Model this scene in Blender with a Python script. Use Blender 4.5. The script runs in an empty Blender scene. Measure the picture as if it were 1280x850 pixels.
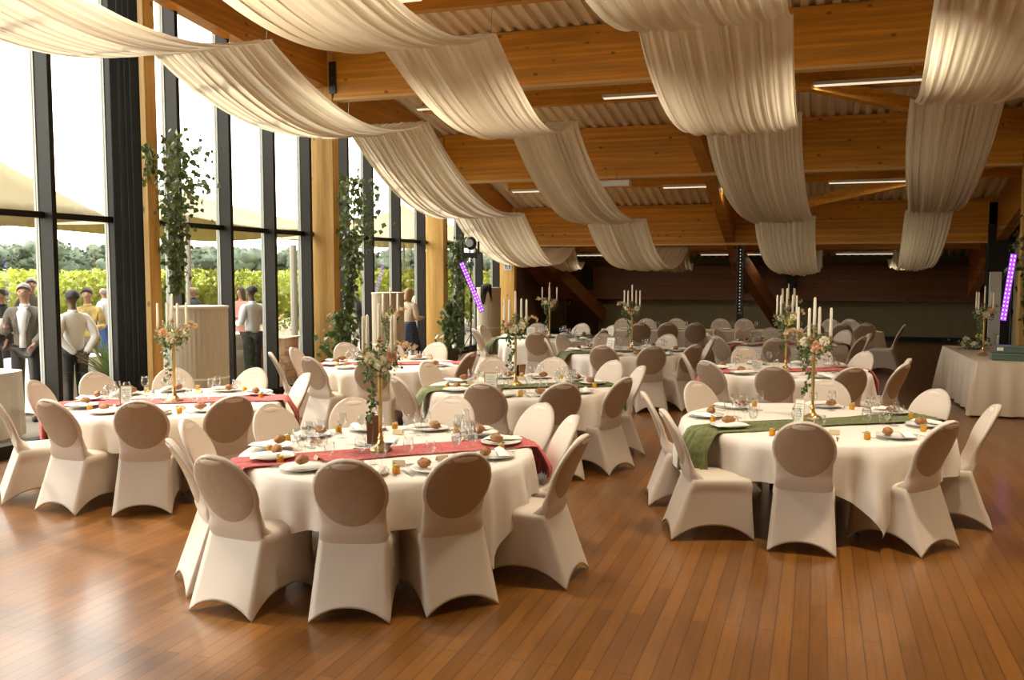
import bpy, bmesh, math, random
from mathutils import Vector, Matrix, noise
random.seed(11)
C = bpy.context.scene.collection
PI = math.pi
def R(a): return math.radians(a)

# ------------------------------------------------------------------ materials
MATS = {}
def newmat(name):
    m = bpy.data.materials.new(name); m.use_nodes = True
    nt = m.node_tree; nt.nodes.clear()
    out = nt.nodes.new('ShaderNodeOutputMaterial')
    return m, nt, out
def N(nt, t, **kw):
    n = nt.nodes.new(t)
    for k, v in kw.items():
        if k in n.inputs.keys(): n.inputs[k].default_value = v
        else: setattr(n, k, v)
    return n
def plain(name, col, rough=.6, metal=0, var=0, scale=8, bump=0, trans=0, emit=None, estr=0, sheen=0, coat=0, vscale=None):
    if name in MATS: return MATS[name]
    m, nt, out = newmat(name)
    p = N(nt, 'ShaderNodeBsdfPrincipled', Roughness=rough, Metallic=metal)
    p.inputs['Base Color'].default_value = (*col, 1)
    if coat: p.inputs['Coat Weight'].default_value = coat
    tc = N(nt, 'ShaderNodeTexCoord')
    if var or bump:
        mp = N(nt, 'ShaderNodeMapping'); nt.links.new(tc.outputs['Object'], mp.inputs['Vector'])
        if vscale: mp.inputs['Scale'].default_value = vscale
        nz = N(nt, 'ShaderNodeTexNoise', Scale=scale, Detail=5.0)
        nt.links.new(mp.outputs[0], nz.inputs['Vector'])
        if var:
            r = N(nt, 'ShaderNodeMapRange')
            r.inputs['To Min'].default_value = 1 - var; r.inputs['To Max'].default_value = 1 + var
            r.inputs['From Min'].default_value = .3; r.inputs['From Max'].default_value = .7
            nt.links.new(nz.outputs['Fac'], r.inputs['Value'])
            mx = N(nt, 'ShaderNodeVectorMath', operation='SCALE')
            mx.inputs[0].default_value = col
            nt.links.new(r.outputs[0], mx.inputs['Scale'])
            nt.links.new(mx.outputs[0], p.inputs['Base Color'])
        if bump:
            b = N(nt, 'ShaderNodeBump', Strength=bump, Distance=.01)
            nt.links.new(nz.outputs['Fac'], b.inputs['Height']); nt.links.new(b.outputs[0], p.inputs['Normal'])
    if emit:
        p.inputs['Emission Color'].default_value = (*emit, 1); p.inputs['Emission Strength'].default_value = estr
    sh = p.outputs[0]
    if trans:
        t = N(nt, 'ShaderNodeBsdfTranslucent'); t.inputs['Color'].default_value = (*col, 1)
        ms = N(nt, 'ShaderNodeMixShader'); ms.inputs[0].default_value = trans
        nt.links.new(sh, ms.inputs[1]); nt.links.new(t.outputs[0], ms.inputs[2]); sh = ms.outputs[0]
    nt.links.new(sh, out.inputs['Surface'])
    MATS[name] = m
    return m
def glassy(name, tint, gloss=.12, rough=.02):
    m, nt, out = newmat(name)
    t = N(nt, 'ShaderNodeBsdfTransparent'); t.inputs[0].default_value = (*tint, 1)
    g = N(nt, 'ShaderNodeBsdfGlossy', Roughness=rough)
    lw = N(nt, 'ShaderNodeLayerWeight'); lw.inputs['Blend'].default_value = .5
    pw = N(nt, 'ShaderNodeMath', operation='POWER'); pw.inputs[1].default_value = 2.6; nt.links.new(lw.outputs['Facing'], pw.inputs[0])
    a = N(nt, 'ShaderNodeMath', operation='MULTIPLY_ADD'); a.inputs[1].default_value = gloss; a.inputs[2].default_value = .04
    nt.links.new(pw.outputs[0], a.inputs[0])
    ms = N(nt, 'ShaderNodeMixShader')
    nt.links.new(a.outputs[0], ms.inputs[0]); nt.links.new(t.outputs[0], ms.inputs[1]); nt.links.new(g.outputs[0], ms.inputs[2])
    nt.links.new(ms.outputs[0], out.inputs['Surface'])
    MATS[name] = m
    return m
def wood(name, col, axis, dark=.72, rough=.5, lam=True, knots=True):
    """glued laminated timber: grain along axis, thin board lines, small knots"""
    m, nt, out = newmat(name)
    p = N(nt, 'ShaderNodeBsdfPrincipled', Roughness=rough)
    tc = N(nt, 'ShaderNodeTexCoord'); mp = N(nt, 'ShaderNodeMapping')
    nt.links.new(tc.outputs['Object'], mp.inputs['Vector'])
    s = [1, 1, 1]; s[axis] = .06; mp.inputs['Scale'].default_value = s
    nz = N(nt, 'ShaderNodeTexNoise', Scale=16.0, Detail=6.0, Roughness=.65); nt.links.new(mp.outputs[0], nz.inputs['Vector'])
    cr = N(nt, 'ShaderNodeValToRGB')
    cr.color_ramp.elements[0].position = .3; cr.color_ramp.elements[0].color = (*[c*dark*(.93 if i else 1) for i, c in enumerate(col)], 1)
    cr.color_ramp.elements[1].position = .72; cr.color_ramp.elements[1].color = (*[min(1, c*1.12) for c in col], 1)
    nt.links.new(nz.outputs['Fac'], cr.inputs[0])
    last = cr.outputs[0]
    if lam:
        s2 = [0, 0, 0]; 
        perp = {0: 2, 1: 2, 2: 1}[axis]
        mpl = N(nt, 'ShaderNodeSeparateXYZ'); nt.links.new(tc.outputs['Object'], mpl.inputs[0])
        a = N(nt, 'ShaderNodeMath', operation='MULTIPLY'); a.inputs[1].default_value = 22
        nt.links.new(mpl.outputs[perp], a.inputs[0])
        fr = N(nt, 'ShaderNodeMath', operation='FRACT'); nt.links.new(a.outputs[0], fr.inputs[0])
        lt = N(nt, 'ShaderNodeMath', operation='LESS_THAN'); lt.inputs[1].default_value = .1
        nt.links.new(fr.outputs[0], lt.inputs[0])
        mm = N(nt, 'ShaderNodeMath', operation='MULTIPLY'); mm.inputs[1].default_value = .22; nt.links.new(lt.outputs[0], mm.inputs[0])
        mx = N(nt, 'ShaderNodeMixRGB'); mx.inputs[2].default_value = (*[c*.45 for c in col], 1)
        nt.links.new(mm.outputs[0], mx.inputs[0]); nt.links.new(last, mx.inputs[1]); last = mx.outputs[0]
        fl_ = N(nt, 'ShaderNodeMath', operation='FLOOR'); nt.links.new(a.outputs[0], fl_.inputs[0])
        wn = N(nt, 'ShaderNodeTexWhiteNoise', noise_dimensions='1D'); nt.links.new(fl_.outputs[0], wn.inputs['W'])
        tr = N(nt, 'ShaderNodeMapRange'); tr.inputs['To Min'].default_value = .80; tr.inputs['To Max'].default_value = 1.14; nt.links.new(wn.outputs['Value'], tr.inputs['Value'])
        vs_ = N(nt, 'ShaderNodeVectorMath', operation='SCALE'); nt.links.new(last, vs_.inputs[0]); nt.links.new(tr.outputs[0], vs_.inputs['Scale']); last = vs_.outputs[0]
    if knots:
        vm = N(nt, 'ShaderNodeMapping'); nt.links.new(tc.outputs['Object'], vm.inputs['Vector'])
        sv = [2.6, 2.6, 2.6]; sv[axis] = 1.6; vm.inputs['Scale'].default_value = sv
        v = N(nt, 'ShaderNodeTexVoronoi', Scale=1.6); nt.links.new(vm.outputs[0], v.inputs['Vector'])
        k = N(nt, 'ShaderNodeMapRange'); k.inputs['From Min'].default_value = .07; k.inputs['From Max'].default_value = .13
        k.inputs['To Min'].default_value = .8; k.inputs['To Max'].default_value = 0
        nt.links.new(v.outputs['Distance'], k.inputs['Value'])
        mk = N(nt, 'ShaderNodeMixRGB'); mk.inputs[2].default_value = (*[c*.2 for c in col], 1)
        nt.links.new(k.outputs[0], mk.inputs[0]); nt.links.new(last, mk.inputs[1]); last = mk.outputs[0]
    nt.links.new(last, p.inputs['Base Color']); nt.links.new(p.outputs[0], out.inputs['Surface'])
    MATS[name] = m
    return m
def floor_mat():
    m, nt, out = newmat('parquet')
    p = N(nt, 'ShaderNodeBsdfPrincipled', Roughness=.3)
    p.inputs['Specular IOR Level'].default_value = .5; p.inputs['Coat Weight'].default_value = .3; p.inputs['Coat Roughness'].default_value = .17
    tc = N(nt, 'ShaderNodeTexCoord'); mp = N(nt, 'ShaderNodeMapping')
    mp.inputs['Rotation'].default_value = (0, 0, R(90))
    nt.links.new(tc.outputs['Object'], mp.inputs['Vector'])
    br = N(nt, 'ShaderNodeTexBrick', Scale=1.0)
    br.inputs['Mortar Size'].default_value = .003; br.inputs['Brick Width'].default_value = 1.3; br.inputs['Row Height'].default_value = .092
    br.inputs['Color1'].default_value = (.17, .066, .0095, 1); br.inputs['Color2'].default_value = (.118, .043, .0055, 1)
    br.inputs['Mortar'].default_value = (.05, .016, .004, 1); br.offset = .37
    nt.links.new(mp.outputs[0], br.inputs['Vector'])
    m2 = N(nt, 'ShaderNodeMapping'); m2.inputs['Scale'].default_value = (1, .05, 1); nt.links.new(tc.outputs['Object'], m2.inputs['Vector'])
    nz = N(nt, 'ShaderNodeTexNoise', Scale=45.0, Detail=5.0); nt.links.new(m2.outputs[0], nz.inputs['Vector'])
    m3 = N(nt, 'ShaderNodeTexNoise', Scale=.9, Detail=3.0); nt.links.new(tc.outputs['Object'], m3.inputs['Vector'])
    ad = N(nt, 'ShaderNodeMath', operation='ADD'); nt.links.new(nz.outputs['Fac'], ad.inputs[0]); nt.links.new(m3.outputs['Fac'], ad.inputs[1])
    r = N(nt, 'ShaderNodeMapRange'); r.inputs['From Min'].default_value = .6; r.inputs['From Max'].default_value = 1.4
    r.inputs['To Min'].default_value = .7; r.inputs['To Max'].default_value = 1.4; nt.links.new(ad.outputs[0], r.inputs['Value'])
    sc = N(nt, 'ShaderNodeVectorMath', operation='SCALE'); nt.links.new(br.outputs['Color'], sc.inputs[0]); nt.links.new(r.outputs[0], sc.inputs['Scale'])
    nt.links.new(sc.outputs[0], p.inputs['Base Color'])
    rr = N(nt, 'ShaderNodeMapRange'); rr.inputs['To Min'].default_value = .24; rr.inputs['To Max'].default_value = .42
    nt.links.new(m3.outputs['Fac'], rr.inputs['Value']); nt.links.new(rr.outputs[0], p.inputs['Roughness'])
    b = N(nt, 'ShaderNodeBump', Strength=.15, Distance=.002); nt.links.new(br.outputs['Fac'], b.inputs['Height']); b.invert = True
    nt.links.new(b.outputs[0], p.inputs['Normal'])
    nt.links.new(p.outputs[0], out.inputs['Surface'])
    return m

M_floor = floor_mat()
OR = (.72, .325, .032)
M_wx = wood('glulam_across', OR, 0)
M_wy = wood('glulam_along', (.52, .21, .025), 1)
M_wz = wood('glulam_upright', (.80, .48, .13), 2)
M_cover = plain('chair_cover', (.66, .565, .47), .5, trans=.17, var=.03, scale=3, coat=0)
M_panel = plain('lined_panel', (.37, .265, .18), .7, var=.06, scale=30)  # lining's lack of see-through light is put into the darker colour
M_grip = plain('grip_glow_cloth', (.90, .79, .69), .6, trans=.35)  # pale tone paints the glow seen through the grip hole
M_cloth = plain('table_linen', (.86, .80, .72), .7, bump=.05, scale=60, trans=.12)
M_linenB = plain('buffet_linen', (.80, .68, .54), .7, bump=.05, scale=60, trans=.1)
M_red = plain('dusty_red_gauze', (.50, .12, .12), .75, var=.25, scale=30, bump=.3, vscale=(1, 1, 1))
M_green = plain('sage_gauze', (.125, .14, .05), .75, var=.3, scale=30, bump=.3)
M_drape = plain('drape_voile', (.82, .75, .59), .75, trans=.40, bump=.06, scale=90)
M_frame = plain('dark_metal', (.017, .014, .009), .42); M_frame.node_tree.nodes['Principled BSDF'].inputs['Specular IOR Level'].default_value = .25
M_seal = plain('glazing_strip', (.45, .45, .40), .4)
M_black = plain('black_metal', (.012, .012, .013), .4)
M_curtain = plain('black_curtain', (.009, .011, .011), .9, var=.3, scale=14)
M_gold = plain('brass', (.60, .42, .16), .28, metal=.9)
M_candle = plain('candle_wax', (.86, .80, .66), .45, trans=.15)
M_wick = plain('wick', (.05, .04, .03), .9)
M_china = plain('china', (.80, .79, .75), .18)
M_bread = plain('bread_crust', (.31, .135, .04), .6, var=.35, scale=25, bump=.4)
M_napkin = plain('napkin_linen', (.88, .84, .78), .8, bump=.1, scale=50)
M_honey = plain('honey', (.85, .42, .03), .15, trans=.25)
M_lid = plain('jar_lid', (.70, .52, .22), .3, metal=.6)
M_kraft = plain('kraft_card', (.58, .46, .28), .8)
M_steel = plain('cutlery_steel', (.55, .55, .53), .25, metal=.95)
M_glass = glassy('clear_glass', (.975, .98, .975), .8)
M_pane = glassy('window_glass', (.97, .98, .975), .6, .0)
M_water = glassy('drink', (.93, .93, .9), .5)
M_leaf = plain('ivy_leaf', (.10, .15, .045), .45, var=.5, scale=14, trans=.25)
M_leaf2 = plain('pale_leaf', (.22, .27, .13), .55, var=.4, scale=20, trans=.25)
M_stem = plain('stem', (.12, .13, .05), .7)
M_rosep = plain('peach_rose', (.78, .46, .30), .6, trans=.2)
M_rosew = plain('cream_rose', (.82, .77, .58), .6, trans=.2)
M_rosey = plain('yellow_rose', (.75, .70, .22), .6, trans=.2)
M_pampas = plain('pampas', (.62, .46, .26), .8, trans=.3)
M_roof = plain('corrugated_sheet', (.84, .74, .56), .5, metal=.15, var=.06, scale=2)
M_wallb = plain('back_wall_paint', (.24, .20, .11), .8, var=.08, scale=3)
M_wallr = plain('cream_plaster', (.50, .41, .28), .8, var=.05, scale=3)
M_wallf = plain('unseen_wall_dark', (.09, .05, .025), .7, var=.1, scale=3)  # unseen front wall; dark finish added to cut bounced light
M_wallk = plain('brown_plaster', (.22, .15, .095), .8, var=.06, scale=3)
M_screen = plain('ribbed_board', (.52, .46, .34), .6, var=.1, scale=10, vscale=(8, 8, .4))
M_white = plain('white_enamel', (.78, .78, .76), .35)
M_diff = plain('lamp_diffuser', (.8, .78, .7), .4, emit=(1, .86, .62), estr=.8)
M_uv = plain('purple_diodes', (.10, .03, .25), .4, emit=(.34, .06, 1), estr=1.6)
M_uvw = plain('white_diodes', (.5, .4, .9), .4, emit=(.75, .45, 1), estr=3.0)
M_boxg = plain('green_box', (.10, .15, .12), .4)
M_paper = plain('card_paper', (.85, .84, .76), .7)
M_ink = plain('ink', (.18, .18, .16), .8)
M_terr = plain('terrace_paving', (.30, .25, .19), .85, var=.12, scale=1.5)
M_field = plain('field_grass', (.11, .13, .035), .9, var=.3, scale=.6)
M_vine = plain('vine_leaves', (.31, .34, .045), .6, var=.55, scale=5, trans=.3)
M_vinew = plain('vine_wood', (.12, .08, .05), .9)
M_tree = plain('far_tree_leaves', (.075, .095, .06), .9, var=.35, scale=.5)
M_trunk = plain('bark', (.10, .075, .05), .9)
M_sail = plain('sail_canvas', (.34, .27, .135), .7, trans=.4)
M_pole = plain('tent_pole', (.35, .33, .28), .5)
M_wshade = wood('shaded_timber', (.20, .075, .02), 0)  # timber in the rear shade, the darkness put into its colour
M_plank = wood('planter_board', (.42, .22, .07), 0, lam=False)

# ------------------------------------------------------------------ mesh helpers
class MB:
    def __init__(s): s.v = []; s.f = []; s.m = []
    def add(s, vs, fs, mi=0):
        o = len(s.v); s.v += [tuple(v) for v in vs]; s.f += [tuple(i+o for i in f) for f in fs]; s.m += [mi]*len(fs)
        return s
    def box(s, x0, y0, z0, x1, y1, z1, mi=0):
        v = [(x, y, z) for z in (z0, z1) for y in (y0, y1) for x in (x0, x1)]
        return s.add(v, [(0,2,3,1),(4,5,7,6),(0,1,5,4),(2,6,7,3),(0,4,6,2),(1,3,7,5)], mi)
    def obox(s, c, u, v, w, mi=0):
        """box at centre c with half vectors u, v, w"""
        c, u, v, w = map(Vector, (c, u, v, w))
        pts = [c + a*u + b*v + d*w for d in (-1, 1) for b in (-1, 1) for a in (-1, 1)]
        return s.add(pts, [(0,2,3,1),(4,5,7,6),(0,1,5,4),(2,6,7,3),(0,4,6,2),(1,3,7,5)], mi)
    def lathe(s, prof, seg=20, c=(0,0,0), mi=0, cap=True):
        vs = []; fs = []
        for r, z in prof:
            for k in range(seg):
                a = 2*PI*k/seg; vs.append((c[0]+r*math.cos(a), c[1]+r*math.sin(a), c[2]+z))
        n = len(prof)
        for i in range(n-1):
            for k in range(seg):
                k2 = (k+1) % seg; fs.append((i*seg+k, i*seg+k2, (i+1)*seg+k2, (i+1)*seg+k))
        if cap:
            fs.append(tuple(reversed(range(seg)))); fs.append(tuple((n-1)*seg+k for k in range(seg)))
        return s.add(vs, fs, mi)
    def tube(s, pts, rad, seg=8, mi=0, cap=True):
        pts = [Vector(p) for p in pts]; n = len(pts)
        if not isinstance(rad, (list, tuple)): rad = [rad]*n
        vs = []; fs = []; up = None
        for i, p in enumerate(pts):
            t = (pts[min(i+1, n-1)] - pts[max(i-1, 0)]).normalized()
            if up is None: up = Vector((0,0,1)) if abs(t.z) < .9 else Vector((1,0,0))
            a = t.cross(up).normalized(); b = a.cross(t).normalized(); up = b
            for k in range(seg):
                th = 2*PI*k/seg; vs.append(p + (a*math.cos(th) + b*math.sin(th))*rad[i])
        for i in range(n-1):
            for k in range(seg):
                k2 = (k+1) % seg; fs.append((i*seg+k, i*seg+k2, (i+1)*seg+k2, (i+1)*seg+k))
        if cap: fs.append(tuple(reversed(range(seg)))); fs.append(tuple((n-1)*seg+k for k in range(seg)))
        return s.add(vs, fs, mi)
    def grid(s, nu, nv, fn, mi=0, wrapu=False):
        vs = [fn(i, j) for j in range(nv) for i in range(nu)]; fs = []
        for j in range(nv-1):
            for i in range(nu if wrapu else nu-1):
                i2 = (i+1) % nu; fs.append((j*nu+i, j*nu+i2, (j+1)*nu+i2, (j+1)*nu+i))
        return s.add(vs, fs, mi)
    def ball(s, c, rx, ry=None, rz=None, seg=12, rings=8, mi=0, jit=0):
        ry = ry or rx; rz = rz or rx; vs = []; fs = []
        for j in range(rings+1):
            ph = PI*j/rings
            for k in range(seg):
                th = 2*PI*k/seg
                d = Vector((math.sin(ph)*math.cos(th), math.sin(ph)*math.sin(th), math.cos(ph)))
                q = 1 + (jit*noise.noise(d*2.2 + Vector(c)*7) if jit else 0)
                vs.append((c[0]+rx*d.x*q, c[1]+ry*d.y*q, c[2]+rz*d.z*q))
        for j in range(rings):
            for k in range(seg):
                k2 = (k+1) % seg; fs.append((j*seg+k, (j+1)*seg+k, (j+1)*seg+k2, j*seg+k2))
        return s.add(vs, fs, mi)
    def leaf(s, c, size, rnd=random, mi=0, down=False):
        """ivy-like pointed leaf: folded five-corner blade"""
        d = Vector((rnd.uniform(-1,1), rnd.uniform(-1,1), rnd.uniform(-1,.6))).normalized()
        if down: d = (d + Vector((0,0,-1.1))).normalized()
        a = d.cross(Vector((rnd.uniform(-1,1), rnd.uniform(-1,1), rnd.uniform(-1,1)))).normalized()
        n = d.cross(a); c = Vector(c)
        v = [c, c + d*size*.35 + a*size*.45 + n*size*.12, c + d*size*.62 + a*size*.25, c + d*size, c + d*size*.62 - a*size*.25, c + d*size*.35 - a*size*.45 + n*size*.12]
        return s.add(v, [(0,1,2,3), (0,3,4,5)], mi)
    def build(s, name, mat, parent=None, smooth=False, solid=0, sub=0, bevel=0, loc=None):
        me = bpy.data.meshes.new(name); me.from_pydata(s.v, [], s.f); me.validate()
        mats = mat if isinstance(mat, (list, tuple)) else [mat]
        for m in mats: me.materials.append(m)
        if len(mats) > 1 and len(me.polygons) == len(s.m): me.polygons.foreach_set('material_index', s.m)
        if smooth: me.polygons.foreach_set('use_smooth', [True]*len(me.polygons))
        bm = bmesh.new(); bm.from_mesh(me); 
        if smooth == 2: bmesh.ops.remove_doubles(bm, verts=bm.verts, dist=1e-5)
        bmesh.ops.recalc_face_normals(bm, faces=bm.faces); bm.to_mesh(me); bm.free()
        o = bpy.data.objects.new(name, me); C.objects.link(o)
        if parent: o.parent = parent
        if loc: o.location = loc
        if solid: md = o.modifiers.new('t', 'SOLIDIFY'); md.thickness = solid; md.offset = 0
        if bevel: md = o.modifiers.new('b', 'BEVEL'); md.width = bevel; md.segments = 2; md.limit_method = 'ANGLE'
        if sub: md = o.modifiers.new('s', 'SUBSURF'); md.levels = sub; md.render_levels = sub
        return o
def tag(o, label, cat, group=None, kind=None):
    o['label'] = label; o['category'] = cat; o['kind'] = 'thing'
    if group: o['group'] = group
    if kind: o['kind'] = kind
    return o
def thing(name, label, cat, loc=(0,0,0), rz=0, group=None):
    o = bpy.data.objects.new(name, None); C.objects.link(o); o.empty_display_size = .1
    o.location = loc; o.rotation_euler = (0, 0, rz)
    return tag(o, label, cat, group)
def struct(o): o['kind'] = 'structure'; return o
PROTO_USED = set()
def dup(root, loc, rz, label=None, group=None, scale=1):
    """first call moves the thing itself, later ones copy it with its parts"""
    if root.name not in PROTO_USED:
        PROTO_USED.add(root.name); r = root
    else:
        r = root.copy(); C.objects.link(r)
        for ch in root.children:
            c = ch.copy(); C.objects.link(c); c.parent = r
            for g in ch.children:
                d = g.copy(); C.objects.link(d); d.parent = c
    r.location = loc; r.rotation_euler = (0, 0, rz); r.scale = (scale,)*3
    if label: r['label'] = label
    if group: r['group'] = group
    return r

# ------------------------------------------------------------------ room shell
WX = -8.24            # glass line
PY = [9.38, 13.93, 18.74, 23.7]     # bays: post positions along the glass
def roof_z(y):
    pts = [(-8, 8.6), (9.4, 6.25), (13.95, 5.72), (18.8, 4.93), (23.9, 3.68), (28.6, 2.3)]
    for (a, za), (b, zb) in zip(pts, pts[1:]):
        if y <= b: return za + (zb-za)*(y-a)/(b-a)
    return pts[-1][1]
def beam_bot(y):
    pts = [(-8, 7.2), (9.94, 5.41), (13.9, 5.06), (14.0, 4.85), (18.8, 3.92), (23.9, 2.66), (28.6, 1.2)]
    for (a, za), (b, zb) in zip(pts, pts[1:]):
        if y <= b: return za + (zb-za)*(y-a)/(b-a)
    return pts[-1][1]
struct(MB().box(-8.35, -6, -.1, 4.6, 28.6, 0).build('floor', M_floor))
# corrugated deck
mb = MB(); xs = []
x = -8.9
while x < 4.9:
    xs += [(x, 0), (x+.09, 0), (x+.115, .06), (x+.195, .06)]; x += .22
ys = [-6.2, 9.4, 13.95, 18.8, 23.9, 28.7]
mb.grid(len(xs), len(ys), lambda i, j: (xs[i][0], ys[j], roof_z(ys[j]) + .01 + xs[i][1]))
mb.grid(2, len(ys), lambda i, j: ((-8.9, 4.9)[i], ys[j], roof_z(ys[j]) + .3))
struct(mb.build('ceiling', M_roof))
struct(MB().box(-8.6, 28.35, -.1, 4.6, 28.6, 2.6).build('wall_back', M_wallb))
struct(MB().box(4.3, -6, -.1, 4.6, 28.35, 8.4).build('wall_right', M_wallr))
struct(MB().box(-8.6, -6.25, -.1, 4.6, -6, 8.6).build('wall_front', M_wallf))
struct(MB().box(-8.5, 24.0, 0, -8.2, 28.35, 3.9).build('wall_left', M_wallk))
struct(MB().box(-8.2, 28.27, 0, 4.3, 28.35, .12).build('baseboard_back', M_black))
struct(MB().box(4.26, -6, 0, 4.3, 28.3, .1).build('baseboard_right', M_wallk))
# dark doorway at the back left
d = MB().box(-7.55, 28.22, 0, -6.5, 28.3, 1.55).build('door_1', plain('dark_red_door', (.07, .018, .012), .6)); struct(d)
f = MB().box(-7.63, 28.2, 0, -7.55, 28.32, 1.6).box(-6.5, 28.2, 0, -6.42, 28.32, 1.6).box(-7.63, 28.2, 1.55, -6.42, 28.32, 1.62)
f.build('door_frame', M_wallk, d)
MB().lathe([(.02, 0), (.02, .05)], 10, (-7.42, 28.18, .98)).build('door_handle', M_steel, d)

# cross beams (glued timber), each its own structure
for i, (y, x1) in enumerate([(4.85, 4.3), (9.4, 4.3), (13.95, 3.9), (18.8, 3.45), (23.9, 3.75)]):
    zb = {0: 5.85, 1: 5.35, 2: 4.85, 3: 3.9, 4: 2.65}[i]; zt = roof_z(y) - .0
    mb = MB()
    if i == 4:   # stepped end
        mb.box(-7.78, y, zb, 3.72, y+.2, zt).box(3.72, y, zb+.42, 4.0, y+.2, zt)
    else: mb.box(-7.78, y, zb, x1, y+.2, zt)
    o = struct(mb.build('trim_%d' % (i+1), M_wx, bevel=.008))
    tagname = MB().box(-7.78, y-.012, zb+.0, x1 if i != 4 else 3.72, y-.001, zb+.03).box(-7.78, y-.012, zb-.012, x1 if i != 4 else 3.72, y+.21, zb)
    tagname.build('lit_edge', plain('lit_edge_tone', (.70, .44, .17), .5), o)  # window light on the beam's lower edge, painted as a paler strip
    # steel shoe where the beam meets the post
    b = MB().box(-7.84, y-.04, zb+.1, -7.72, y-.001, zb+.62).build('steel_shoe', M_black, o)
    bb = MB()
    for k in range(3): bb.ball((-7.78, y-.045, zb+.18+.17*k), .012, seg=8, rings=5)
    bb.build('bolt', M_steel, b)
# last low beam at the back wall
struct(MB().box(-8.2, 27.9, 1.12, 4.3, 28.2, 2.15).build('trim_6', M_wshade, bevel=.008))  # its rear shade is painted into the timber colour
# purlins between the beams
for i, (y, zb, x0) in enumerate([(16.3, 4.98, -7.2), (21.4, 3.93, -7.2), (26.2, 2.55, -7.2), (11.7, 5.5, -7.6)]):
    struct(MB().box(x0, y, zb, 4.2, y+.16, roof_z(y+.1)+.02).build('trim_%d' % (7+i), M_wx, bevel=.006))
# rafters running down the slope
def rafter(idx, x0, x1, ya, yb, za, zb, mat=M_wy):
    n = 8; v = []
    for k in range(n+1):
        y = ya + (yb-ya)*k/n; b = za + (zb-za)*k/n
        for x in (x0, x1): v += [(x, y, b), (x, y, roof_z(y)+.01)]
    fs = []
    for k in range(n):
        a = 4*k; b = a+4
        fs += [(a, a+1, b+1, b), (a+2, b+2, b+3, a+3), (a, b, b+2, a+2), (a+1, a+3, b+3, b+1)]
    fs += [(0, 2, 3, 1), (4*n, 4*n+1, 4*n+3, 4*n+2)]
    return struct(MB().add(v, fs).build('trim_%d' % idx, mat))
for i, (ya, yb, za, zb) in enumerate([(-6, 4.85, 7.2, 5.95), (5.05, 9.4, 5.93, 5.47), (9.58, 13.93, 5.45, 5.06), (14.15, 18.78, 4.72, 3.95), (19.0, 23.88, 3.85, 2.7), (24.1, 27.9, 2.62, 1.3)]):
    rafter(20+i, -8.12, -7.88, ya, yb, za, zb)
    rafter(30+i, -2.25, -2.02, ya, yb, za+.02 if i > 2 else za+.1, zb)
    rafter(40+i, 3.9, 4.12, ya, yb, za, zb)
# flat braces under the deck on the right
def brace(idx, a, b, hw=.09, hh=.11):
    a = Vector(a); b = Vector(b); d = (b-a); u = d/2; w = d.cross(Vector((0,0,1))).normalized()*hw; t = u.cross(w).normalized()*hh
    return struct(MB().obox((a+b)/2, u, w, t).build('trim_%d' % idx, M_wx if idx < 52 else M_wshade))
brace(50, (-2.0, 14.4, 5.25), (3.9, 18.6, 4.35)); brace(51, (-2.0, 23.4, 3.25), (3.9, 19.2, 4.2))
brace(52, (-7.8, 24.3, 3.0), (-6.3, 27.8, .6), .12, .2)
# stair-like raking timbers at the back left and mid back
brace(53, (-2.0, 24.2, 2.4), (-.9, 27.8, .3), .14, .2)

# posts of glued timber
def post(idx, x0, x1, y0, y1, zt, mat=None):
    return struct(MB().box(x0, y0, 0, x1, y1, zt).build('trim_%d' % idx, mat or M_wz, bevel=.01))
for i, y in enumerate(PY): 
    zt = roof_z(y+.2) - .02
    post(60+i, -8.22, -7.8, y, y+.2, zt)
post(64, -8.22, -7.8, 4.7, 4.9, 6.9)
for i, y in enumerate([13.95, 18.9, 23.9]): post(66+i, 3.5 if i == 1 else 3.72, 4.26, y, y+.22, roof_z(y+.22)-.03, M_black if i == 2 else None)
# glass wall : mullions, transom, panes
MUL = [-5.3, -4.2, -3.1, -2.0, -.9, .2, 1.3, 2.4, 3.5, 5.9, 7.02, 8.14, 9.2, 10.29, 11.41, 12.54, 13.62, 14.92, 15.88, 17.08, 18.32, 19.55, 20.6, 21.9, 23.2]
def topz(y): return min(roof_z(y)-.15, beam_bot(y) + .12)
bays = [(-5.95, 4.7), (4.9, PY[0]), (PY[0]+.2, PY[1]), (PY[1]+.2, PY[2]), (PY[2]+.2, PY[3])]
for bi, (a, b) in enumerate(bays):
    mb = MB(); mb.box(WX-.05, a, 0, WX+.11, b, .14)
    fr = struct(mb.build('window_%d' % (bi+1), M_frame))
    for m in [m for m in MUL if a < m < b]:
        MB().box(WX-.03, m, .13, WX+.18, m+.065, topz(m)).build('mullion', M_frame, fr, bevel=.004)
        MB().box(WX-.06, m-.012, .14, WX-.032, m+.0, topz(m)).box(WX-.03, m-.008, .14, WX-.005, m-.001, topz(m)).build('glazing_seal', M_seal, fr)
    MB().box(WX-.03, a, 2.58, WX+.06, b, 2.65).build('transom', M_frame, fr)
    v = [(WX, a, .1), (WX, b, .1), (WX, b, topz(b)), (WX, a, topz(a))]
    v2 = [(x-.012, y, z) for x, y, z in v]
    MB().add(v+v2, [(0,1,2,3), (7,6,5,4), (0,4,5,1), (1,5,6,2), (2,6,7,3), (3,7,4,0)]).build('pane', M_pane, fr)

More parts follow.
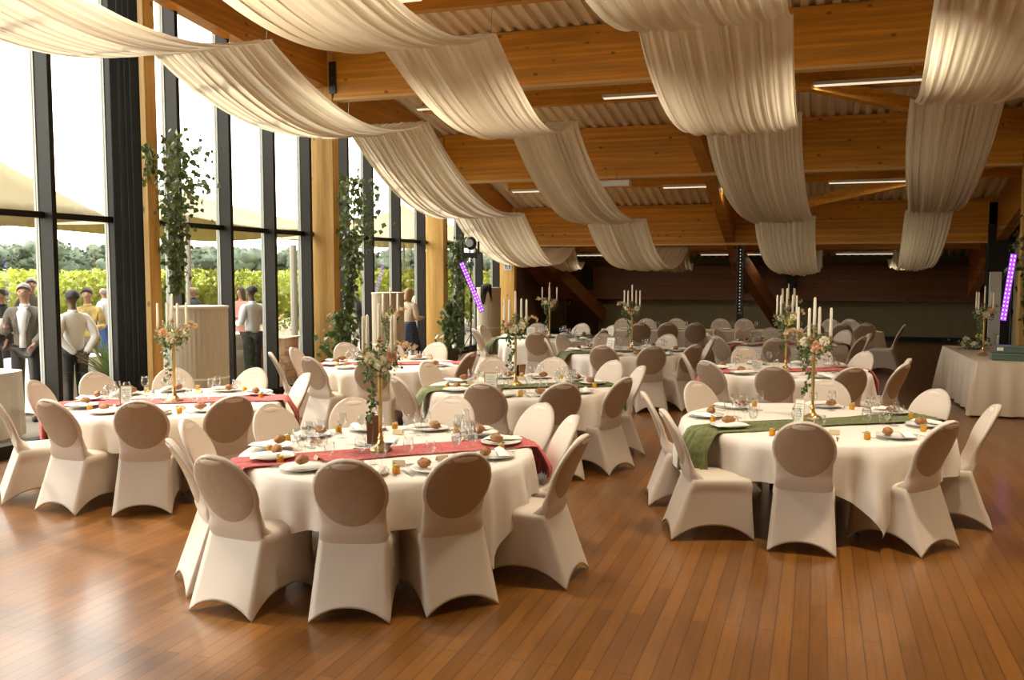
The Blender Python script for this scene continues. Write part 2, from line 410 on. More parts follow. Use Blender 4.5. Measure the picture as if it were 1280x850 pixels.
# ------------------------------------------------------------------ ceiling drapes
def drape(x0, x1, crests, label, seed, w2=None):
    rnd = random.Random(seed); nf = 11; ph = [rnd.uniform(0, 6.28) for _ in range(6)]
    NU = 110; rows = []
    for k in range(len(crests)-1):
        (ya, za, xa0, xa1, s), (yb, zb, xb0, xb1, _) = crests[k], crests[k+1]
        for j in range(26 if k < len(crests)-2 else 27):
            t = j/26
            e = t*t*(3-2*t)
            z = za + (zb-za)*t - 4*s*t*(1-t)
            # bunching towards crests
            pin = math.exp(-(t/.06)**2) + math.exp(-((1-t)/.06)**2)
            rows.append((ya+(yb-ya)*t, z, xa0+(xb0-xa0)*e, xa1+(xb1-xa1)*e, 1-.6*min(1, pin), k, t))
    def fn(i, j):
        y, z, a, b, amp, k, t = rows[j]; u = i/(NU-1)
        uu = u + .018*math.sin(u*9+ph[0]+k*1.3) + .01*math.sin(u*23+ph[1])
        x = a + (b-a)*min(1, max(0, uu if 0 < i < NU-1 else u))
        f = math.sin(2*PI*nf*(u+.03*math.sin(5*u+ph[2]+.5*t))+ph[3]) * .55 + .5*math.sin(2*PI*(nf*2.3)*u+ph[4]+k) + .35*math.sin(2*PI*4.1*u+ph[5]+1.2*t)
        fold = .034*amp*f*(.5+.8*noise.noise(Vector((u*4, k*2.1+t*.7, seed))) + .5)
        sagx = .10*(4*u*(1-u))*(4*t*(1-t))    # sags more in the middle of its width
        return (x + .012*amp*math.cos(2*PI*nf*u+ph[3]), y + fold*.5, z - sagx*.6 + fold)
    mb = MB(); mb.grid(NU, len(rows), fn)
    root = thing('ceiling_drape', label, 'drape', group='white drapes slung under the timber beams')
    mb.build('cloth', M_drape, root, smooth=True)
    for (y, z, a, b, s) in crests[:-1]:
        if z > 6: continue
        r = MB().tube([(a-.03, y, z+.0), (b+.03, y, z+.0)], .006, 6)
        for xx in (a+.05, b-.05): r.tube([(xx, y, z), (xx, y+.1, roof_z(y+.1))], .0025, 5)
        r.build('hanging_wire', M_steel, root)
    return root
drape(-7.7, -6.05, [(.3, 5.5, -7.6, -5.9, .5), (4.85, 4.86, -7.7, -6.0, .47), (9.4, 4.65, -7.72, -6.05, .48), (13.95, 4.41, -7.56, -6.06, .5), (18.9, 3.22, -7.66, -6.0, .72), (24.0, 2.62, -7.2, -6.2, .35), (26.0, 2.25, -6.9, -6.4, 0)],
      'white ceiling drape slung nearest the glass wall', 1)
drape(-4.7, -3.4, [(.3, 5.5, -4.8, -3.3, .5), (4.85, 4.9, -4.75, -3.25, .55), (9.4, 4.51, -4.68, -3.3, .5), (13.95, 4.30, -4.70, -3.58, .52), (18.9, 3.06, -4.65, -3.37, .75), (24.0, 2.62, -4.4, -3.2, .35), (26.0, 2.2, -4.0, -3.3, 0)],
      'white ceiling drape second from the glass wall', 2)
drape(-1.7, -.2, [(.3, 5.5, -1.9, -.2, .5), (4.85, 4.95, -1.85, -.3, .5), (9.4, 4.44, -1.78, -.28, .55), (13.95, 4.25, -1.65, -.27, .55), (18.9, 3.05, -1.22, -.07, .78), (24.0, 2.5, -.75, .1, .3), (26.0, 2.25, -.5, .1, 0)],
      'white ceiling drape third from the glass wall', 3)
drape(1.14, 2.35, [(4.85, 5.2, .9, 2.6, .5), (9.4, 4.95, 1.0, 2.6, .5), (13.95, 4.36, 1.14, 2.33, .42), (18.9, 3.11, 1.52, 2.35, .7), (24.0, 2.5, 1.7, 2.3, .3), (26.0, 2.3, 1.7, 2.2, 0)],
      'white ceiling drape farthest from the glass wall', 4)

# ------------------------------------------------------------------ linear luminaires
def luminaire(x0, x1, y, z, label):
    t = thing('linear_ceiling_light', label, 'ceiling light', ((x0+x1)/2, y, z), 0, 'slim linear lights under the purlins')
    L = (x1-x0)/2
    MB().box(-L, -.05, .02, L, .05, .07).build('housing', M_white, t)
    MB().box(-L+.02, -.04, .0, L-.02, .04, .02).build('diffuser', M_diff, t)
    h = roof_z(y) - z - .02
    w = MB()
    for xx in (-L*.7, L*.7): w.tube([(xx, 0, .07), (xx, 0, h)], .004, 5)
    w.build('hanger', M_steel, t)
rows_L = rows = [(15.6, 4.90, [(-7.0, -5.0), (-3.55, -1.6), (-.15, 1.55)], 'front'), (20.5, 3.80, [(-6.8, -4.9), (-3.3, -1.4), (.15, 2.0)], 'middle'), (25.0, 2.40, [(-6.4, -4.6), (-3.0, -1.1), (.4, 2.2)], 'rear'),
  (11.0, 5.42, [(-5.9, -4.85), (-3.15, -2.0), (.05, 1.0), (2.9, 3.9)], 'fourth'), (6.3, 6.0, [(-5.9, -4.85), (-3.15, -2.0), (.05, 1.0), (2.9, 3.9)], 'fifth'), (1.5, 6.6, [(-5.9, -4.85), (-3.15, -2.0), (.05, 1.0), (2.9, 3.9)], 'sixth')]  # fourth to sixth rows are unseen, added to brighten the tables
for y, z, xs_, rn in rows:
    for (a, b), w in zip(xs_, ('nearest the glass wall', 'second from the glass wall', 'third from the glass wall', 'by the right wall')):
        luminaire(a, b, y, z, ('slim white linear light in the %s row, %s' if y > 15 else 'added unseen overhead linear light in the %s row above the near tables, %s') % (rn, w))
t = MB().box(-.3, -.12, 0, .3, .12, .12).build('air_unit', M_white, bevel=.01, loc=(-3.95, 18.6, 3.70))
tag(t, 'small white box unit hanging under the second visible beam', 'ceiling unit')
MB().tube([(0, .05, .11), (0, .1, .3)], .008, 6).build('bracket', M_steel, t)

# ------------------------------------------------------------------ covered chair
def chair_proto():
    root = thing('banquet_chair', 'white covered banquet chair', 'chair')
    mb = MB()
    n = 10
    # back geometry
    def yc(z): 
        t = max(0, (z-.45)/.5); return -.205 - .205*t + .025*math.sin(t*PI) + (.016*(.47-z)/.07 if z < .47 else 0)
    ZC, RC = .735, .222
    def hw(z):
        if z >= .635: return math.sqrt(max(1e-6, RC*RC - (z-ZC)**2))
        zz = [(0, .215), (.40, .208), (.47, .203), (.52, .198), (.56, .1955), (.60, .196), (.635, .1984)]
        for (a, wa), (b, wb) in zip(zz, zz[1:]):
            if z <= b:
                t = (z-a)/(b-a); return wa + (wb-wa)*t
        return .2
    TH = .026
    zs = [.40, .44, .47, .50, .53, .56, .60, .635, .68, .73, .78, .83, .87, .90, .925, .942, .952, .9565]
    seg = 28; vs = []; fs = []
    def ring(z):
        w = hw(z); th = TH*min(1, (w/.10)**.6) if z > .9 else TH
        fl = .085*math.exp(-max(0, z-.46)/.035) if z > .45 else .085
        out = []
        for k in range(seg):
            a = 2*PI*k/seg; c, s_ = math.cos(a), math.sin(a)
            x = w*math.copysign(abs(c)**.55, c); y = th*math.copysign(abs(s_)**.7, s_)
            curv = .018*(x/max(w, .01))**2 * (1 if z > .5 else 0)
            y = yc(z) + y + curv + (fl if s_ > 0.01 else (fl*.5 if abs(s_) <= .01 else 0))
            out.append((x, y, z))
        return out
    for z in zs: vs += ring(z)
    for j in range(len(zs)-1):
        for k in range(seg):
            k2 = (k+1) % seg; fs.append((j*seg+k, j*seg+k2, (j+1)*seg+k2, (j+1)*seg+k))
    fs.append(tuple((len(zs)-1)*seg+k for k in range(seg)))
    mb.add(vs, fs)
    # skirt from seat edge to hem : four stretched faces
    top = [(-.205, .225), (.205, .225), (.205, -.205), (-.205, -.205)]
    ft = [(-.225, .255), (.225, .255), (.236, -.365), (-.236, -.365)]
    ns = 12
    def per(s, lev):   # s in 0..4, lev 0 seat .. 1 floor
        i = int(s) % 4; u = s - int(s)
        a, b = Vector(top[i]), Vector(top[(i+1) % 4]); c, d = Vector(ft[i]), Vector(ft[(i+1) % 4])
        P = a.lerp(b, u).lerp(c.lerp(d, u), lev)
        arch = {0: .11, 1: .115, 2: .085, 3: .115}[i]
        hem = arch*(1-abs(2*u-1)**2.4)
        z = .455 + (hem-.455)*lev
        # fabric pulls in between the legs
        mid = Vector((0, -.03)); k = 4*u*(1-u)*lev*(1-lev)*.10 + 4*u*(1-u)*lev*.03
        P = P + (mid-P)*k
        if i == 2 and lev < .35: P.y -= 0
        return (P.x, P.y, z)
    levs = [0, .06, .13, .2, .3, .42, .55, .7, .85, .96, 1]
    def fn(i, j):
        x, y, z = per(i/ns, levs[j])
        b = {0: 0, 1: .012, 2: .014, 3: .004}.get(j, 0)
        q = 1 + b*3
        if y > -.19: x *= q; y = y*q if y > 0 else y
        return (x, y, z)
    mb.grid(ns*4, len(levs), fn, wrapu=True)
    # inner lip of hem so the cloth has an edge
    mb.grid(ns*4, 2, lambda i, j: ((lambda p: (p[0]*(1-.03*j), p[1]*(1-.03*j), p[2]+.004*j))(per(i/ns, 1))), wrapu=True)
    # domed seat
    def seat(i, j):
        x, y, z = per(i/ns, 0); k = 1 - j/5
        return (x*k, y*k + (1-k)*.01, .455 + .03*(1-k**3))
    mb.grid(ns*4, 6, seat, wrapu=True)
    cover = mb.build('stretch_cover', M_cover, root, smooth=2)
    # lined oval on both faces of the back
    def face(side, name, rx, rz, cz, off, mat, nr=6, na=28):
        m = MB(); v = []
        for r in range(nr+1):
            for a in range(na):
                x = rx*r/nr*math.cos(2*PI*a/na); z = cz + rz*r/nr*math.sin(2*PI*a/na)
                w = max(.02, hw(min(.955, z))); q = min(.999, abs(x/w))
                th = TH*min(1, (w/.10)**.6) if z > .9 else TH
                cc = q**(1/.55); y = th*(max(0, 1-cc*cc))**.35
                v.append((x, yc(z) + .018*(x/w)**2 + side*(y+off*(1 if r < nr else .2)), z))
        f = []
        for r in range(nr):
            for a in range(na):
                a2 = (a+1) % na; f.append((r*na+a, r*na+a2, (r+1)*na+a2, (r+1)*na+a))
        m.add(v, f); return m.build(name, mat, cover, smooth=True)
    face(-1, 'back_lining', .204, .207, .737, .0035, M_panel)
    face(1, 'front_lining', .198, .202, .739, .0035, plain('front_lining', (.60, .50, .41), .65))
    face(-1, 'grip_slot', .078, .020, .911, .0065, M_grip, 3, 20)  # pale oval painted for light coming through the grip hole
    face(1, 'grip_slot', .078, .020, .911, .0065, M_grip, 3, 20)
    return root
CH = chair_proto()
NTH = ['nearest the camera', 'second', 'third', 'fourth', 'fifth', 'sixth', 'seventh', 'eighth', 'ninth', 'tenth', 'eleventh', 'twelfth']
def place_chair(bx, by, cx, cy, label, group, turn=0):
    """bx, by: where the top of the backrest stands; chair faces (cx, cy)"""
    a = math.atan2(cy-by, cx-bx) - PI/2 + turn
    # back top sits .4 behind the seat centre
    ox = bx + (-math.sin(a))*.405; oy = by + math.cos(a)*.405
    return dup(CH, (ox, oy, 0), a, label, group)

# ------------------------------------------------------------------ tables
TN = {'A': 'foremost red-runner table', 'B': 'window-side red-runner table', 'C': 'foremost green-runner table', 'D': 'middle green-runner table',
      'E': 'second window-side table', 'F': 'far green-runner table', 'G': 'middle red-runner table', 'H': 'farthest red-runner table', 'I': 'farthest green-runner table'}
ZT = .752
TAB = {
 'A': dict(c=(-2.83, 5.77), r=1.0, run=('red', 40, -.13), rot=20, drop=.27,
   ch=[(-3.25,4.36,10),(-3.82,4.72),(-2.47,4.50),(-1.93,4.92),(-1.39,5.68),(-1.64,6.42),(-2.03,6.95),(-2.86,7.10),(-3.60,6.72),(-4.08,6.20),(-4.20,5.34)]),
 'B': dict(c=(-5.80, 7.25), r=1.0, run=('red', 31, 0), rot=10, drop=.28,
   ch=[(-5.94,5.86),(-5.18,6.03),(-4.62,6.53),(-7.12,6.85),(-7.08,7.6),(-6.56,8.2),(-5.74,8.46),(-4.93,8.24),(-6.75,6.05)]),
 'C': dict(c=(-.02, 7.97), r=1.06, run=('green', 35, -.13), rot=-18, drop=.30,
   ch=[(-1.10,6.93,-26),(-1.42,7.88,10),(-.07,6.66),(.88,7.04,8),(1.36,7.97),(1.04,8.88),(-1.10,8.78),(.12,9.3)]),
 'D': dict(c=(-3.02, 9.38), r=1.0, run=('green', 31, -.05), rot=33, drop=.3,
   ch=[(-2.96,8.02),(-2.23,8.26),(-1.76,8.90),(-1.80,10.02),(-2.22,10.55),(-3.0,10.68),(-3.70,10.40),(-4.28,9.70),(-3.95,8.22)]),
 'E': dict(c=(-5.40, 11.1), r=.95, run=('red', 26, 0), rot=5, drop=.42,
   ch=[(-6.66,10.2),(-6.80,10.95),(-5.88,9.80),(-6.55,11.95),(-5.0,9.75),(-6.0,12.35),(-5.25,12.40),(-4.2,11.0)]),
 'F': dict(c=(-2.78, 14.0), r=.98, run=('green', 32, -.05), rot=25, drop=.3,
   ch=[(-2.85,12.6),(-2.15,12.75),(-1.62,13.2),(-3.95,13.65),(-4.0,14.5),(-2.3,15.2),(-3.4,15.1),(-1.5,14.3)]),
 'G': dict(c=(-.36, 11.95), r=1.0, run=('red', 28, -.05), rot=15, drop=.36,
   ch=[(-1.23,10.85),(-1.52,11.75),(-.93,13.0),(-.44,10.45),(.40,10.6),(.62,12.75),(.98,11.25),(1.06,11.85),(.05,13.2)]),
 'H': dict(c=(-.50, 16.2), r=.98, run=('red', 25, -.05), rot=40, drop=.42,
   ch=[(-1.55,15.1),(-1.75,15.75),(-1.72,16.7),(-1.3,17.3),(-.6,14.75),(.05,14.9),(.72,15.6),(.85,16.4),(-.8,17.5),(.5,17.2)]),
 'I': dict(c=(-4.75, 16.4), r=.98, run=('green', 28, -.05), rot=8, drop=.38,
   ch=[(-5.9,15.55),(-6.1,16.5),(-4.55,15.05),(-3.55,15.9),(-5.3,17.6),(-4.4,17.75),(-3.7,17.3)]),
}
for T_ in TAB.values():          # no chair closer than its back clears the cloth
    for q_, p_ in enumerate(T_['ch']):
        d_ = Vector((p_[0]-T_['c'][0], p_[1]-T_['c'][1]))
        if d_.length < T_['r'] + .275:
            d_ = d_.normalized()*(T_['r'] + .275); T_['ch'][q_] = (T_['c'][0]+d_.x, T_['c'][1]+d_.y) + tuple(p_[2:])
def cloth_cap(T, th, rr):
    for p in T['ch']:
        dx, dy = p[0]-T['c'][0], p[1]-T['c'][1]; D = math.hypot(dx, dy); da = abs((math.atan2(dy, dx)-th+PI) % (2*PI)-PI)
        if da*T['r'] < .34:
            lim = max(T['r']+.013, D - .262 + .3*max(0, da*T['r']-.2)); rr = min(rr, lim)
    return rr
def cloth_r(T, th):
    """half square over round table: hangs lower at its four corners"""
    rot = R(T['rot']); c = abs(math.cos(th-rot)); s = abs(math.sin(th-rot))
    return T['drop'] + .36*(min(c, s)/max(c, s))**3
def tablecloth(k, T):
    r = T['r']; NA = 240; rnd = random.Random(ord(k)); p = [rnd.uniform(0, 6.28) for _ in range(4)]
    mb = MB()
    hs = [0, .25, .5, .75, .92, .985]
    rings = []
    for h in hs: rings.append([(r*h*math.cos(2*PI*a/NA), r*h*math.sin(2*PI*a/NA), ZT + .0015*noise.noise(Vector((h*9, a*.2, 1)))) for a in range(NA)])
    nd = 9
    for j in range(nd):
        t = (j+1)/nd; row = []
        for a in range(NA):
            th = 2*PI*a/NA; dr = cloth_r(T, th)
            fold = math.sin(17*th+p[0]+1.6*math.sin(3*th+p[1])); fold = fold*abs(fold)**.3*.75 + .5*math.sin(31*th+p[2]+math.sin(5*th)) + .35*math.sin(7*th+p[3])
            amp = .040*min(1, t*1.3)*(dr/.35)
            rr = r + .018 + fold*amp + .015*t
            rr = cloth_cap(T, th, rr)
            if j == 0: rr = r + .012
            z = ZT - .012 - dr*t if j else ZT-.018
            row.append((rr*math.cos(th), rr*math.sin(th), z))
        rings.append(row)
    mb.grid(NA, len(rings), lambda i, j: rings[j][i], wrapu=True)
    o = mb.build('tablecloth', M_cloth, smooth=2, loc=(*T['c'], 0))
    tag(o, 'white cloth hanging over the %s' % TN[k], 'tablecloth', 'white round tablecloths')
def runner(k, T):
    col, ang, off = T['run']; r = T['r'] + .052; w = .19; a = R(ang)
    NW = 34; NS = 72; seed = ord(k)
    hang = .34
    def fn(i, j):
        v = (i/(NW-1)*2-1); s = (j/(NS-1)*2-1)*(r+hang)
        pinch = 1 - .18*math.exp(-(s/.3)**2)
        ww = w*pinch*(1+.06*math.sin(s*5+seed)); vv = v*ww
        vv += off; edge = math.sqrt(max(.01, r*r - vv*vv))
        wr = .006*math.sin(v*17+s*1.5+seed) + .004*math.sin(v*29+2*noise.noise(Vector((s*2, v, seed)))*3)
        if abs(s) < edge: x = s; z = ZT + .012 + wr*.7
        else:
            over = abs(s)-edge; x = math.copysign(edge + .004 + wr*2 + .085*min(1, over*7), s); z = ZT + .008 - over
            vv *= 1 + over*.35
        if abs(abs(s)-edge) < .03: z -= .004
        return (x*math.cos(a) - vv*math.sin(a), x*math.sin(a) + vv*math.cos(a), z)
    mb = MB(); mb.grid(NW, NS, fn)
    o = mb.build('table_runner', M_red if col == 'red' else M_green, smooth=True, solid=.002, loc=(*T['c'], 0))
    tag(o, '%s crinkled gauze runner across the %s' % ('dusty red' if col == 'red' else 'sage green', TN[k]), 'table runner', 'gauze table runners')
def table(k, T):
    t = thing('round_table', 'round folding table under the cloth of the %s' % TN[k], 'table', (*T['c'], 0), 0, 'round banquet tables')
    r = T['r']
    MB().lathe([(r-.02, .715), (r-.01, .72), (r-.01, .742), (r-.02, .747)], 48).build('tabletop', M_kraft, t)
    for q in range(4):
        a = R(T['rot']+45+90*q); x, y = (r-.34)*math.cos(a), (r-.34)*math.sin(a)
        MB().tube([(x, y, .718), (x*1.06, y*1.06, .0)], .017, 8).build('leg', M_black, t)
    mb = MB()
    for q in range(2):
        a = R(T['rot']+45+90*q); mb.tube([((r-.34)*math.cos(a), (r-.34)*math.sin(a), .66), (-(r-.34)*math.cos(a), -(r-.34)*math.sin(a), .66)], .012, 6)
    mb.build('crossbar', M_black, t)

# --- tableware prototypes
def P(name, cat, mb, mat, smooth=True, **kw):
    o = mb.build(name, mat, smooth=smooth, **kw); o['category'] = cat; o['kind'] = 'thing'; return o
plate = P('dinner_plate', 'plate', MB().lathe([(.085, .0), (.09, .004), (.125, .012), (.145, .018), (.146, .021), (.125, .0165), (.088, .009), (.001, .0085)], 36, cap=False), M_china)
def wavy(nx, ny, w, l, h, seed):
    mb = MB()
    def top(i, j):
        u = i/(nx-1); v = j/(ny-1); e = math.sin(PI*u)**.4*math.sin(PI*v)**.3
        return ((u-.5)*w*(1-.25*v), (v-.5)*l, .002 + h*e*(.8+.4*noise.noise(Vector((u*3, v*4, seed)))))
    mb.grid(nx, ny, top); mb.grid(2, 2, lambda i, j: ((i-.5)*w*(1-.25*j), (j-.5)*l, .001)); return mb
napkin = P('folded_napkin', 'napkin', wavy(8, 12, .062, .22, .022, 3), M_napkin)
roll = P('bread_roll', 'bread roll', MB().ball((0, 0, .026), .052, .036, .03, 18, 12, jit=.25), M_bread)
def glass_mb(h, rb, rt):
    s = h*.45
    return MB().lathe([(.001, .002), (.033, .002), (.034, .004), (.008, .009), (.0045, .02), (.004, s*.9), (.007, s), (rb*.7, s+.012), (rb, s+.035), (rb*.98, s+.055), (rt, h), (rt-.002, h), (rb-.003, s+.05), (rb*.6, s+.016), (.001, s+.008)], 16, cap=False)
wglass = P('wine_glass', 'glass', glass_mb(.185, .037, .029), M_glass)
tglass = P('short_wine_glass', 'glass', glass_mb(.15, .036, .031), M_glass)
tglass2 = None
jar = thing('honey_jar', 'jar', 'jar')
MB().lathe([(.022, .001), (.024, .004), (.024, .036), (.019, .041)], 16).build('jar_body', M_honey, jar, smooth=False)
MB().lathe([(.021, .041), (.0215, .043), (.0215, .052), (.019, .054)], 16).build('lid', M_lid, jar)
lf = MB(); rr_ = random.Random(4)
for q in range(5): lf.leaf((0, 0, .052), .03, rr_)
lf.build('sprig', M_leaf, jar)
card = P('place_card', 'place card', MB().add([(-.04,-.02,0),(.04,-.02,0),(.04,0,.034),(-.04,0,.034),(-.04,.022,0),(.04,.022,0)], [(0,1,2,3),(3,2,5,4)]), M_kraft, smooth=False, solid=.0012)
def fork_mb():
    mb = MB(); mb.obox((0, -.045, .0035), (.004, 0, 0), (0, .06, 0), (0, 0, .0012)); mb.obox((0, .03, .004), (.011, 0, 0), (0, .016, 0), (0, 0, .001))
    for q in range(4): mb.obox((-.009+.006*q, .065, .0045), (.0013, 0, 0), (0, .022, 0), (0, 0, .001))
    return mb
fork = P('fork', 'fork', fork_mb(), M_steel, smooth=False)
def knife_mb():
    mb = MB(); mb.obox((0, -.05, .004), (.006, 0, 0), (0, .05, 0), (0, 0, .0025)); mb.add([(-.007, 0, .003), (.006, 0, .003), (.008, .08, .003), (-.002, .11, .003), (-.007, 0, .005), (.006, 0, .005), (.008, .08, .0045), (-.002, .11, .004)], [(3,2,1,0),(4,5,6,7),(0,1,5,4),(1,2,6,5),(2,3,7,6),(3,0,4,7)])
    return mb
knife = P('knife', 'knife', knife_mb(), M_steel, smooth=False)
PZ = ZT + .006
def lay(k, T, seats, near):
    cx, cy = T['c']; tn = TN[k]; order = NTH
    base = math.atan2(-cy, -cx)
    for q, (bx, by, *_) in enumerate(seats):
        th = math.atan2(by-cy, bx-cx); rnd = random.Random(ord(k)*50+q)
        def at(r, da, z=PZ): 
            a = th + R(da); return (cx+r*math.cos(a), cy+r*math.sin(a), z)
        who = 'the ' + (order[q] if q else 'nearest') + ' seat'
        rr = T['r']; ccw = 'nearest seat' if q == 0 else '%s seat clockwise from nearest' % order[q]
        onrun = abs(math.sin(th - R(T['run'][1]))) * (rr-.24) < .36
        dz = .012 if onrun else 0
        ja = rnd.uniform(-2, 2)
        dup(plate, at(rr-.20, ja, PZ+dz), 0, 'white dinner plate at the %s of the %s' % (ccw, tn), 'dinner plates on the round tables')
        dup(napkin, at(rr-.17, ja+5, PZ+dz+.02), th+rnd.uniform(.5, 1.6), 'folded white napkin at the %s of the %s' % (ccw, tn), 'folded napkins', 1.25)
        dup(roll, at(rr-.235, ja-3.5, PZ+dz+.02), th+rnd.uniform(0, 3), 'brown bread roll at the %s of the %s' % (ccw, tn), 'bread rolls')
        g = 'wine glasses on the round tables'
        dup(wglass, at(rr-.43, -7+rnd.uniform(-2, 2), PZ+dz*0), 0, 'taller wine glass at the %s of the %s' % (ccw, tn), g, rnd.uniform(.95, 1.05))
        dup(tglass, at(rr-.38, 6+rnd.uniform(-2, 2), PZ), 0, 'shorter wine glass at the %s of the %s' % (ccw, tn), g)
        if near:
            if q % 3 != 1: dup(tglass, at(rr-.47, 1+rnd.uniform(-2, 2), PZ), 0, 'small tumbler glass at the %s of the %s' % (ccw, tn), g, .85)
            dup(jar, at(rr-.20, -17, PZ), rnd.uniform(0, 6), 'amber honey jar at the %s of the %s' % (ccw, tn), 'honey jars')
            if q % 2 == 0: dup(card, at(rr-.42, 17, PZ), th+PI/2, 'kraft place card at the %s of the %s' % (ccw, tn), 'place cards')
            dup(fork, at(rr-.20, 14.5, PZ), th+PI/2, 'steel fork at the %s of the %s' % (ccw, tn), 'forks')
            dup(knife, at(rr-.19, -12, PZ), th+PI/2, 'steel knife at the %s of the %s' % (ccw, tn), 'knives')
# --- candelabra, candles, flowers
def rose(mb_parent, c, r, mat, rnd):
    mb = MB()
    for ring, (n, rr, h, op) in enumerate([(3, .35, .9, .15), (4, .6, .8, .35), (5, .85, .6, .6), (6, 1.05, .35, .95)]):
        for q in range(n):
            a = 2*PI*q/n + ring*.6; w = 2*PI/n*.75
            def fn(i, j):
                u = i/4-.5; v = j/3; aa = a + u*w; rad = r*rr*(.35 + .65*v**.7) + r*op*.3*v*v
                return (c[0]+rad*math.cos(aa), c[1]+rad*math.sin(aa), c[2] + r*h*(v-.4)*(1-.3*(2*u)**2) - r*.15*ring*v*v*.5)
            mb.grid(5, 4, fn)
    mb.ball(c, r*.4, seg=8, rings=6)
    return mb.build('rose', mat, mb_parent, smooth=True)
def candelabrum(x, y, k, tn, seed, scale=1, flowers='cream', base_z=None):
    rnd = random.Random(seed); z0 = (base_z if base_z is not None else PZ + .008)
    t = thing('candelabrum', 'tall brass five-arm candelabrum on the %s' % tn, 'candelabra', (x, y, z0), R(rnd.uniform(0, 60)), 'brass candelabra'); rz = t.rotation_euler.z
    H = .62
    MB().lathe([(.075, 0), (.078, .006), (.07, .018), (.045, .03), (.025, .05), (.016, .075), (.022, .085), (.016, .095), (.011, .12)], 24).build('base', M_gold, t, smooth=False)
    MB().lathe([(.011, .115), (.0125, .2), (.017, H-.1), (.020, H-.05), (.012, H-.03), (.022, H-.015), (.014, H), (.01, H+.06)], 16).build('stem', M_gold, t, smooth=True)
    tops = [(0, 0, H+.14)]
    mb = MB().tube([(0, 0, H+.05), (0, 0, H+.13)], .008, 8); mb.build('arm', M_gold, t)
    for q in range(4):
        a = PI/4 + PI/2*q; c, s = math.cos(a), math.sin(a); rr = .135
        pts = []
        for j in range(9):
            u = j/8; pts.append((c*rr*u, s*rr*u, H - .02 - .055*math.sin(PI*u*.9) + .08*u*u))
        MB().tube(pts, .006, 7).build('arm', M_gold, t, smooth=True)
        tops.append((c*rr, s*rr, H+.055))
    for (a, b, h) in tops:
        MB().lathe([(.006, -.02), (.026, -.004), (.027, 0), (.012, .004), (.0125, .026), (.010, .026)], 14, (a, b, h)).build('candle_cup', M_gold, t)
    M = Matrix.Rotation(rz, 4, 'Z')
    for i, (a, b, h) in enumerate(tops):
        p = M @ Vector((a, b, h)); L = .25
        cn = thing('candle', 'ivory taper candle %s of the candelabrum on the %s' % (['in the centre cup', 'in the first outer cup', 'in the second outer cup', 'in the third outer cup', 'in the fourth outer cup'][i], tn), 'candle', (x+p.x, y+p.y, z0+h+.005), 0, 'taper candles')
        cn['label'] = 'ivory taper candle in the %s cup on the candelabrum of the %s' % (['middle', 'first outer', 'second outer', 'third outer', 'fourth outer'][i], tn)
        MB().lathe([(.013, 0), (.013, .03), (.011, L-.012), (.004, L)], 12).build('wax', M_candle, cn, smooth=True)
        MB().tube([(0, 0, L-.004), (.001, 0, L+.008)], .0012, 5).build('wick', M_wick, cn)
    # flower arrangement around the arms
    fl = thing('flower_arrangement', '%s roses and trailing greenery around the candelabrum of the %s' % (flowers, tn), 'flowers', (x, y, z0+H-.01), 0, 'candelabrum bouquets')
    mb = MB(); m2 = MB()
    for q in range(230):
        d = Vector((rnd.gauss(0, 1), rnd.gauss(0, 1), rnd.gauss(0, .75))).normalized()*rnd.uniform(.05, .15)
        (mb if q % 2 else m2).leaf((d.x-.01, d.y, d.z*.85+.0), rnd.uniform(.025, .05), rnd)
    mb.build('dark_foliage', M_leaf, fl); 
    for q in range(60):
        d = Vector((rnd.gauss(0, 1), rnd.gauss(0, 1), rnd.gauss(.3, .7))).normalized()*rnd.uniform(.1, .17)
        m2.tube([(d.x*.3, d.y*.3, d.z*.3), tuple(d)], .0012, 3); m2.ball(tuple(d), .008, seg=5, rings=4)
    m2.build('pale_foliage', M_leaf2, fl)
    mats = {'cream': [M_rosew, M_rosew, M_rosep], 'peach': [M_rosep, M_rosew, M_rosew], 'yellow': [M_rosey, M_rosew, M_rosew]}[flowers]
    cd = Vector((-x, -y, 0)).normalized(); sd = Vector((-cd.y, cd.x, 0))
    for q, (ss, zz) in enumerate([(.02, .0), (-.07, .04), (.08, .05)]):
        p = cd*.11 + sd*ss*(1 if seed % 2 else -1) + Vector((0, 0, zz)); rose(fl, (0, 0, 0), .042 if q == 0 else .032, mats[q], rnd)
        ro = fl.children[-1]; ro.location = p; ro.rotation_euler = (R(70), 0, math.atan2(cd.y, cd.x)+PI/2)
    # ivy strand trailing down the stem
    iv = MB(); ox, oy = -sd.x*.055, -sd.y*.055
    pts = [(ox*(1+.4*math.sin(q)), oy*(1+.4*math.cos(q*1.3)), -.03 - q*.045) for q in range(9)]
    iv.tube(pts, .002, 4)
    for p in pts:
        for _ in range(6): iv.leaf((p[0]+rnd.uniform(-.03, .03), p[1]+rnd.uniform(-.03, .03), p[2]+rnd.uniform(-.02, .02)), rnd.uniform(.025, .045), rnd, down=True)
    iv.build('ivy_strand', M_leaf, fl)
    pm = MB(); b = sd*.22*(1 if seed % 3 else -1)
    for q in range(26):
        u = q/25; pm.leaf((b.x*u+rnd.uniform(-.01,.01), b.y*u+rnd.uniform(-.01,.01), .03+.09*math.sin(u*2.2)), .05, rnd)
    pm.build('pampas_plume', M_pampas, fl)

